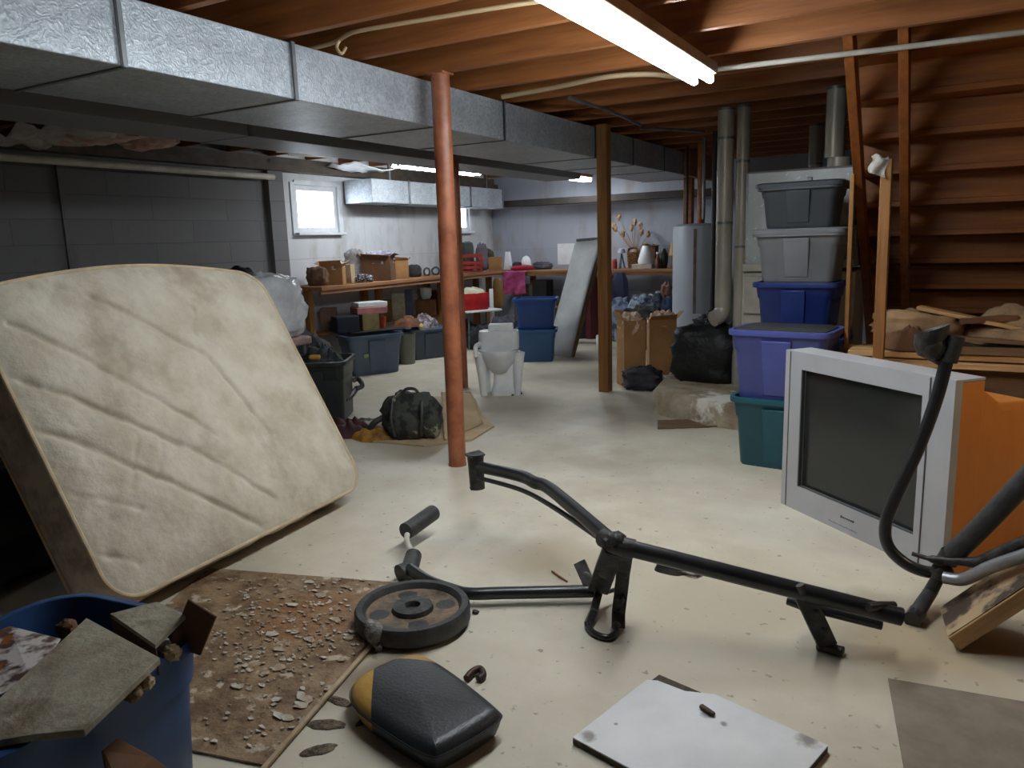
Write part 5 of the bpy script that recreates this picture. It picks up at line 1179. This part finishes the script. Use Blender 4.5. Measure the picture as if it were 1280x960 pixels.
p2_, w2_, h2_ = L_(576, 305, 592, 322)
bottle('pot', 'dark grey-green pot sitting in the red crate', Vector((p.x-0.03, p.y-0.03, p.z+0.02)), [(w2_*0.35, 0), (w2_*0.5, 0.03), (w2_*0.52, h+0.07), (w2_*0.44, h+0.13), (w2_*0.2, h+0.15)], col('pot_green', (62, 72, 66)), cat='pot')
cheap('stuffed_toy', 'small mauve-grey cloth bundle standing right of the red crate', 'bundle', L_(596, 308, 610, 340, X=-5.86), col('mauve', (120, 108, 118), (84, 76, 88)), seed=91, amp=0.9).name = 'bundle'
cbox('tan cardboard box on the bench by the corner of the room', L_(611, 320, 628, 337), M['cardboard'], seed=92, rotz=R(20), closed=True)
cheap('bundle', 'dark foliage-like bundle behind the tan corner box', 'bundle', L_(606, 312, 618, 336, X=-5.9), col('dark_leaf', (56, 52, 46), (84, 76, 60)), seed=93, amp=1.0)
# --- back workbench left part
p, w, h = B_(631, 315, 640, 337)
tag(MB().prism([Vector((-w/2, -0.05, 0)), Vector((w/2, -0.05, 0)), Vector((w/2, 0.05, 0)), Vector((-w/2, 0.05, 0))], 0, h, 0.55).build('carton', M['white_plastic'], loc=p, bevel=0.004), 'slim white tapering carton standing on the back bench corner', 'carton')
p, w, h = B_(652, 321, 664, 338); bottle('jug', 'round white plastic jug on the back workbench', p, [(w*0.42, 0), (w*0.5, 0.02), (w*0.5, h*0.6), (w*0.35, h*0.88), (w*0.1, h)], M['white_plastic'], cat='jug')
cheap('bundle', 'low dark bundle left of the round white jug', 'bundle', B_(641, 329, 653, 338), col('dark_bundle', (56, 50, 56)), seed=94)
g_ = B_(666, 331, 690, 340); cheap('cloth', 'dark folded cloth right of the round white jug', 'cloth', g_, col('dark_fold', (40, 40, 52), (90, 90, 100)), seed=95, crease=0.4)
p, w, h = B_(628, 338, 660, 368, z=0.50, Y=9.40)
def drape(u, v):
    return Vector(((u-0.5)*w*(1-0.15*v), -0.02-0.05*math.sin(u*9+v*2)*v, SB+0.01-v*0.34-p.z)) if v > 0.02 else Vector(((u-0.5)*w, 0.25, SB+0.012-p.z))
tag(MB().grid(drape, 30, 12).build('cloth', mat('pink_cloth', (206, 92, 150), 0.8, col2=(150, 52, 96), scale=7, lo=0.4, hi=0.6), loc=p, solid=0.006), 'bright pink cloth draped over the corner of the back workbench', 'cloth')
cheap('cloth', 'crimson red cloth lying flat on the back bench beside the white jug', 'cloth', B_(640, 334, 668, 340, Y=9.52), col('crimson', (186, 30, 62), (130, 22, 44)), seed=97, dk=0.3)
# --- back workbench right part
for i, (a, c, lab) in enumerate(((765, (196, 120, 104), 'red and white tin on the back bench just right of the post'), (769, (170, 60, 52), 'dark red tin on the back bench, second from the post'))):
    p, w, h = B_(a, 324+i*2, a+6, 336); bottle('tin', lab, p+Vector((0, -0.1*i, 0)), [(w*0.5, 0), (w*0.5, h), (w*0.45, h)], col('tin_%d' % i, c), cat='tin')
p, w, h = B_(771, 312, 783, 336)
fn = thing('lamp', 'pale tripod stand lamp on the back workbench', 'lamp', p)
for k in range(3):
    a = 2.1*k+0.5; MB().cyl((w*0.35*math.cos(a), w*0.3*math.sin(a), 0), (0, 0, h*0.8), 0.012, 0.008, n=8).build('leg', col('slate_leg', (96, 104, 130)), fn)
MB().lathe([(0.02, h*0.78), (w*0.42, h*0.80), (w*0.30, h), (0.03, h*1.02)], 18).build('shade', col('pale_shade', (190, 196, 214)), fn)
p, w, h = B_(784, 309, 798, 334)
bk = thing('basket', 'brown woven basket on the back bench left of the big white jug', 'basket', p, R(8))
M['wicker'] = mat('wicker', (150, 100, 52), 0.8, col2=(70, 42, 22), scale=20, lo=0.44, hi=0.56, bump=0.6, stretch=(1, 1, 3))
MB().rings([[Vector((q_.x, q_.y, z)) for q_ in rrect(w*k, w*0.7*k, 0.03)] for k, z in ((0.8, 0), (0.95, h*0.5), (1.0, h*0.8), (0.96, h*0.8), (0.9, h*0.4))]).build('woven_body', M['wicker'], bk)
MB().tube([(-w*0.45, 0, h*0.78), (-w*0.3, 0, h*0.98), (w*0.3, 0, h*0.98), (w*0.45, 0, h*0.78)], 0.014, 8, smooth=5).build('basket_handle', M['wicker'], bk)
p, w, h = B_(797, 304, 817, 331)
tag(MB().box((0, 0, 0.03), (w*1.3, 0.3, 0.06)).build('book', col('pale_book', (196, 186, 176)), loc=p, bevel=0.005), 'flat pale box under the big white jug on the back bench', 'box')
bottle('jug', 'big white tapering jug standing on the pale flat box', p+Vector((0, 0, 0.062)), [(w*0.45, 0), (w*0.5, 0.03), (w*0.36, h*0.45), (w*0.2, h*0.8), (w*0.16, h*0.82)], M['white_plastic'], cap=col('tan_cap', (150, 104, 64)), cat='jug')
cbox('upright brown carton behind the big white jug', B_(811, 306, 822, 336, Y=9.9), M['cardboard_dark'], seed=99, rotz=R(-15))
p, w, h = B_(818, 319, 826, 337, Y=9.6); bottle('bottle', 'small brown bottle with a pale label on the back bench', p, [(w*0.42, 0), (w*0.45, h*0.6), (w*0.2, h*0.78), (w*0.2, h)], col('amber', (96, 56, 36), rough=0.3), cap=M['white_plastic'])
p, w, h = B_(824, 313, 835, 337, Y=9.7); bottle('bottle', 'fat dark green bottle with pale base on the back bench', p, [(w*0.40, 0), (w*0.42, h*0.15), (w*0.5, h*0.3), (w*0.5, h*0.7), (w*0.3, h*0.9), (w*0.2, h)], col('dark_green', (40, 50, 34), rough=0.3))
p, w, h = B_(836, 306, 847, 337)
tl = thing('lamp', 'tan wooden table lamp at the right end of the back bench', 'lamp', p)
MB().lathe([(w*0.35, 0), (w*0.3, 0.03), (0.02, 0.06), (0.03, h*0.5), (0.015, h*0.55)], 16).build('stem', col('tan_lamp', (196, 140, 78)), tl)
MB().lathe([(w*0.5, h*0.5), (w*0.28, h), (w*0.26, h), (w*0.48, h*0.5)], 18).build('lamp_shade', col('tan_shade', (206, 160, 104)), tl)
p, w, h = B_(782, 274, 812, 312, Y=9.98)
dp = thing('dried_plant', 'dry brown plant stems against the back wall above the basket', 'plant', Vector((p.x, 9.90, SB+0.001)))
MB().lathe([(0.05, 0), (0.07, 0.1), (0.06, 0.24), (0.04, 0.26)], 14).build('vase', col('beige_vase', (196, 176, 150)), dp)
rnd = random.Random(9)
for k in range(9):
    a = rnd.uniform(-0.32, 0.22); hh = rnd.uniform(0.42, 0.72)
    MB().tube([(0, 0, 0.22), (a*0.4, 0.0, hh*0.6), (a, 0.03, hh)], (0.007, 0.003), 6, smooth=4).blob((a, 0.03, hh), (0.03, 0.02, 0.045), 0.6, 4, seed=k, nu=10, nv=7).build('stem', col('dry_stem', (176, 146, 112), (130, 98, 70)), dp)
tag(MB().box((0, 0, 0), (0.30, 0.006, 0.30)).build('paper', M['white_plastic'], loc=(ony(708, 310, 10.13).x, 10.1465, 1.12)), 'white paper sheet fixed to the back wall right of the grey panel', 'paper')
p, w, h = B_(725, 320, 738, 341, Y=9.7)
mo = thing('monitor', 'small black monitor on the back bench right of the grey panel', 'monitor', p)
MB().box((0, 0, h*0.55), (w, 0.05, h*0.85)).build('case', M['black_rubber'], mo, bevel=0.008)
MB().box((0, -0.027, h*0.57), (w*0.85, 0.004, h*0.68)).build('screen', M['tv_glass'], mo)
MB().box((0, 0.02, 0.01), (w*0.6, 0.14, 0.02)).build('stand', M['black_rubber'], mo, bevel=0.004)
cheap('bundle', 'beige bundle on the back bench left of the post top', 'bundle', B_(738, 322, 749, 337), col('beige_bundle', (206, 186, 166)), seed=101)

# --- under the left bench, on its shelf and on the totes
def U_(x0, y0, x1, y1, X=-5.60, z=0.42): return L_(x0, y0, x1, y1, z, X)
p, w, h = U_(443, 374, 483, 392, X=-5.42)
z1 = 0.435
def on_tote(px0, px1, py0, X=-5.46):
    p = onx((px0+px1)/2, 415, X); k = depth(p)/F_PX; return p, (px1-px0)*k
p, w = on_tote(452, 474, 392); 
tcl = flat('board', 'dark flat board laid across the slate blue tote', 'board', (p.x, p.y+0.02, 0.418), (0.62, 0.40, 0.015), M['dark_cable'], R(62))
open_box('olive-tan cardboard box on the slate blue tote', (p.x, p.y-0.03, 0.434), w*0.95, 0.22, 0.165, col('olive_card', (150, 132, 84)), R(58), closed=True)
flat('tray', 'dusty pink lidded tray on the olive-tan box under the bench', 'tray', (p.x-0.02, p.y+0.02, 0.602), (0.34, 0.26, 0.075), col('dusty_pink', (196, 128, 128)), R(58), bevel=0.01)
flat('box', 'white flat box on top of the dusty pink tray', 'box', (p.x-0.02, p.y+0.03, 0.678), (0.33, 0.25, 0.05), M['white_plastic'], R(60), bevel=0.006)
flat('box', 'dark navy box on the slate blue tote left of the olive-tan box', 'box', (p.x-0.08, p.y-0.30, 0.434), (0.24, 0.22, 0.17), col('navy', (32, 34, 52)), R(60), bevel=0.006)
q = onx(478, 415, -5.40); bottle('cup', 'red-orange cup at the right end of the slate blue tote', (q.x, q.y, 0.434), [(0.035, 0), (0.05, 0.12), (0.045, 0.12), (0.032, 0.02)], col('red_cup', (186, 62, 36)), cat='cup')
for (a, b_, c_, d_, m, lab, nm_) in (
    (490, 365, 507, 391, col('cream_box', (214, 202, 168)), 'cream box on the bench shelf behind the front leg', 'box'),
    (507, 362, 517, 390, col('slate_box', (98, 106, 124)), 'slate grey box right of the cream box on the bench shelf', 'box'),
    (401, 377, 422, 400, col('pinkish_bundle', (150, 116, 100)), 'pinkish brown carton at the near end under the left bench', 'carton'),
    (476, 370, 490, 392, col('ochre_box', (140, 104, 50)), 'ochre carton left of the cream box under the bench', 'carton')):
    p, w, h = U_(a, b_, c_, d_, X=-5.93); flat(nm_, lab, nm_, (p.x, p.y, 0.416), (w*0.9, w*0.8, h*1.25), m, R(35), bevel=0.006)
p, w, h = U_(526, 363, 540, 377, X=-5.93); bottle('bucket', 'round white bucket on the bench shelf left of the rust-red pole', (p.x, p.y, 0.62), [(w*0.32, 0), (w*0.5, 0.05), (w*0.52, h*0.9), (w*0.5, h)], M['white_plastic'], cat='bucket')
flat('crate', 'yellow-brown wooden crate holding up the round white bucket', 'crate', (p.x, p.y, 0.416), (0.26, 0.24, 0.20), M['post_wood'], R(30), bevel=0.006)
q = onx(510, 408, -5.33)
heap('junk_heap', 'rusty orange-brown junk heap on the dark slate tote', 'junk', (q.x-0.05, q.y+0.05, 0.405), 0.34, 0.30, 0.10, col('rusty_junk', (140, 82, 44), (64, 40, 34), bump=0.5), R(60), seed=111, amp=1.2)
q = onx(535, 405, -5.30)
heap('cloth', 'grey and white patterned cloth on the lidded tote by the pole', 'cloth', (q.x-0.05, q.y+0.0, 0.365), 0.34, 0.26, 0.13, col('grey_pattern', (160, 150, 156), (84, 72, 76), scale=16, lo=0.45, hi=0.55), R(60), seed=113, amp=0.8, crease=0.2)
q = onx(526, 408, -5.24); tag(MB().blob((0, 0, 0.03), (0.035, 0.035, 0.035), 0.3, 3, seed=9, nu=14, nv=10).build('toy', col('cream_toy', (216, 196, 130)), loc=(q.x, q.y, 0.366)), 'small cream round toy at the edge of the lidded tote', 'toy')
# red cooler and folding table right of the pole
q = onx(590, 390, -5.25)
ftb = thing('folding_table', 'small white-topped folding table carrying the red cooler', 'table', (q.x, q.y+0.05, 0), R(62))
MB().box((0.05, 0, 0.475), (0.52, 0.36, 0.025)).build('table_top', M['white_plastic'], ftb, bevel=0.008)
for sx_ in (-1, 1):
    for sy_ in (-1, 1): MB().cyl((0.05+sx_*0.22, sy_*0.14, 0), (0.05+sx_*0.20, sy_*0.13, 0.464), 0.012, n=8).build('leg', M['galv_plain'], ftb)
rc = thing('cooler', 'red cooler bag with a cream top on the folding table', 'cooler', (q.x-0.02, q.y+0.02, 0.489), R(62))
MB().rings([[Vector((p_.x, p_.y, z)) for p_ in rrect(0.40*k, 0.26*k, 0.04)] for k, z in ((0.94, 0), (1, 0.03), (1, 0.19), (0.97, 0.21))]).build('cooler_body', col('cooler_red', (190, 22, 28)), rc)
MB().heap(0.40, 0.26, 0.07, seed=121, amp=0.5, o=(0, 0, 0.205), crease=0.2).build('cooler_top', col('cooler_cream', (216, 214, 186)), rc)
p, w, h = L_(611, 362, 616, 388, z=0.42, X=-5.5)
flat('paper', 'thin white board standing right of the red cooler', 'board', (q.x+0.02, q.y+0.45, 0.0), (0.05, 0.10, 0.72), M['white_plastic'], R(30))
q = onx(623, 385, -5.35)
tag(MB().rings([[Vector((0.09*s_*math.cos(k*0.3142), 0.06*s_*math.sin(k*0.3142), z)) for k in range(20)] for s_, z in ((0.3, 0.42), (0.9, 0.46), (1.0, 0.62), (0.7, 0.80), (0.4, 0.84))]).build('bag', col('ochre_bag', (128, 92, 40)), loc=(q.x, q.y, 0)), 'ochre brown bag hanging below the corner of the bench', 'bag')
for i, (px, py, w, d, h, c, lab) in enumerate(((572, 436, 0.36, 0.3, 0.36, (44, 32, 40), 'dark plum heap on the floor just right of the pole under the table'), (598, 440, 0.34, 0.3, 0.30, (30, 30, 34), 'black heap under the small folding table'), (632, 448, 0.36, 0.34, 0.44, (38, 38, 44), 'dark grey mottled heap on the floor left of the far blue totes'))):
    q = onz(px, py); heap('bundle', lab, 'bundle', (q.x-0.15, q.y+0.28, 0), w, d, h, col('dark_heap%d' % i, c, tuple(int(v*1.6) for v in c), scale=14, lo=0.45, hi=0.6), R(20), seed=130+i, amp=0.9)
q = onz(647, 440); 
for k in range(3):
    tag(MB().box((0, 0, 0.02), (0.26, 0.20, 0.035)).build('magazine', M['white_plastic'] if k % 2 == 0 else M['cardboard_pale'], loc=(q.x-0.10, q.y+0.30+0.02*k, 0.001+0.037*k), rotz=R(20+12*k), bevel=0.003), ('white bundle on the floor at the bottom of the paper stack by the blue totes', 'beige bundle in the middle of the paper stack by the blue totes', 'white bundle on top of the paper stack by the blue totes')[k], 'paper stack')
# --- clutter under the back bench, right of the post
spec = [(764, 372, 792, 396, 9.3, (150, 164, 190), (70, 80, 104), 'pale blue rumpled clothes heap right of the wooden post', 0.9),
        (788, 370, 826, 390, 9.28, (176, 192, 214), (56, 66, 90), 'blue and white rumpled bedding before the back bench', 0.9),
        (776, 384, 830, 404, 8.72, (38, 40, 44), (66, 64, 60), 'dark flattened garments lying under the blue bedding', 0.6),
        (826, 372, 846, 420, 9.2, (38, 48, 76), (70, 84, 116), 'dark denim jeans heap beside the water heater', 0.5)]
for i, (x0, y0, x1, y1, Y, c, c2, lab, dk) in enumerate(spec):
    p = ony((x0+x1)/2, y1, Y); k = depth(p)/F_PX; h = (ony((x0+x1)/2, y0, Y).z)
    heap('clothes', lab, 'clothes', (p.x, p.y, 0), (x1-x0)*k*1.1, (x1-x0)*k*dk, max(0.2, h), col('cloth_b%d' % i, c, c2, scale=10, lo=0.42, hi=0.58), R(-10), seed=140+i, amp=0.3, power=0.25, crease=0.12)
p, w, h = B_(800, 354, 811, 368, z=0.42, Y=9.66); flat('carton', 'pale carton on the shelf under the back bench', 'carton', (p.x, p.y, 0.42), (w, 0.2, h*1.2), col('carton_pale', (206, 200, 176)), bevel=0.005)
p, w, h = B_(817, 358, 828, 376, z=0.42, Y=9.62); bottle('jug', 'grey-blue jug with a white cap on the shelf under the back bench', (p.x, p.y, 0.42), [(w*0.45, 0), (w*0.5, 0.03), (w*0.5, h*0.7), (w*0.3, h*0.9), (w*0.25, h)], col('blue_jug', (92, 110, 140)), cap=M['white_plastic'], cat='jug')
p, w, h = B_(795, 367, 812, 374, z=0.42, Y=9.58); flat('box', 'low amber brown box under the pale carton on the shelf', 'box', (p.x, p.y-0.02, 0.416), (w, 0.1, 0.05), col('amber_box', (150, 86, 36)), bevel=0.005)
p, w, h = B_(772, 341, 784, 392, z=0.42, Y=9.44)
tag(MB().rings([[Vector((0.10*s_*math.cos(k*0.3142)*(1+0.15*math.cos(k*1.9)), 0.04*s_*math.sin(k*0.3142), z)) for k in range(20)] for s_, z in ((1.0, 0.42), (1.1, 0.6), (0.9, 0.8), (0.6, 0.88))]).build('trousers', col('denim', (52, 58, 92)), loc=(p.x, 9.36, 0)), 'blue jeans hanging from the back bench edge right of the post', 'trousers')
q = ony(832, 375, 9.3); tag(MB().blob((0, 0, 0), (0.07, 0.06, 0.10), 0.5, 3, seed=6).build('toy', col('brown_red_toy', (130, 66, 50), (190, 150, 140)), loc=(q.x, 9.33, 0.66)), 'small reddish brown soft toy on top of the jeans heap', 'toy')
q = onz(842, 442)
tag(MB().cyl((0, 0, 0.0), (0, 0, 0.42), 0.09, n=18).build('roll', col('roll_brown', (132, 112, 88), (92, 76, 58)), loc=(ony(851, 420, 7.45).x, 7.45, 0)), 'brown upright roll standing in front of the water heater', 'roll')

heap('duffel_bag', 'black duffel bag on the floor between the wrapped bundle and slate blue tote', 'bag', (-5.22, 5.16, 0), 0.5, 0.36, 0.52, col('black_duffel', (30, 30, 32), (52, 50, 50)), R(60), seed=151)
flat('box', 'black box on the shelf under the back bench right of the pink cloth', 'box', (ony(678, 370, 9.6).x, 9.62, 0.416), (0.22, 0.22, 0.36), col('black_box', (34, 34, 38)))
flat('box', 'brown-grey box on the shelf under the back bench beside the black box', 'box', (ony(661, 370, 9.6).x, 9.66, 0.416), (0.16, 0.2, 0.30), col('taupe_box', (104, 90, 78)))
flat('crate', 'dark red-brown crate at the left of the shelf under the left bench, by the pole', 'crate', (-5.93, 8.35, 0.416), (0.26, 0.30, 0.30), col('dark_red_crate', (84, 44, 36)))
# ------------------------------------------------------------------ colour management
vs = scene.view_settings
vs.view_transform = 'Standard'; vs.look = 'None'; vs.gamma = 1.0; vs.use_curve_mapping = False; vs.exposure = 0.5
scene.cycles.max_bounces = 8
# ------------------------------------------------------------------ groups of repeats
GR = {'storage_tote': 'plastic storage totes', 'plank': 'loose planks before the stairs', 'flue_pipe': 'metal flue pipes by the furnace', 'fluorescent_light': 'fluorescent lights under the joists',
      'tin': 'tins on the back bench', 'magazine': 'paper stack by the blue totes', 'cable_coil': 'dark coils on the left workbench', 'air_duct': 'sheet metal ducts under the ceiling', 'cardboard_box': 'cardboard boxes', 'coat': 'coats hanging at the back bench', 'scrap': 'scraps in the blue tote'}
for o in scene.objects:
    if o.parent is None and 'category' in o and 'group' not in o:
        b_ = o.name.split('.')[0]
        if b_ in GR: o['group'] = GR[b_]

# ------------------------------------------------------------------ small pieces go one level down, under the part that carries them
RULES = {'collar': 'pipe_section', 'seam': 'duct_section', 'joint_line': 'duct_section', 'sticker': 'bin_body', 'handle': 'bin_body', 'lamp_holder': 'housing', 'mount': 'housing',
         'carry_handle': 'main_bag', 'bolt': 'leg_bracket', 'foot_bolt': 'foot_bracket', 'hanger_strap': 'duct_section', 'screen_surround': 'bezel', 'foot_pad': 'foot_bracket', 'head_flange': 'head_socket', 'flap': 'carton', 'seam_strip': 'tank', 'label_plate': 'tank'}
def mid(o): return sum((v.co for v in o.data.vertices), Vector((0, 0, 0)))/max(1, len(o.data.vertices))
for t in [o for o in scene.objects if o.parent is None and o.type == 'EMPTY']:
    kids = list(t.children)
    for c in kids:
        host = RULES.get(c.name.split('.')[0])
        if not host: continue
        hs_ = [k for k in kids if k.name.split('.')[0] == host and k is not c]
        if hs_:
            c.parent = min(hs_, key=lambda k: (mid(k)-mid(c)).length)
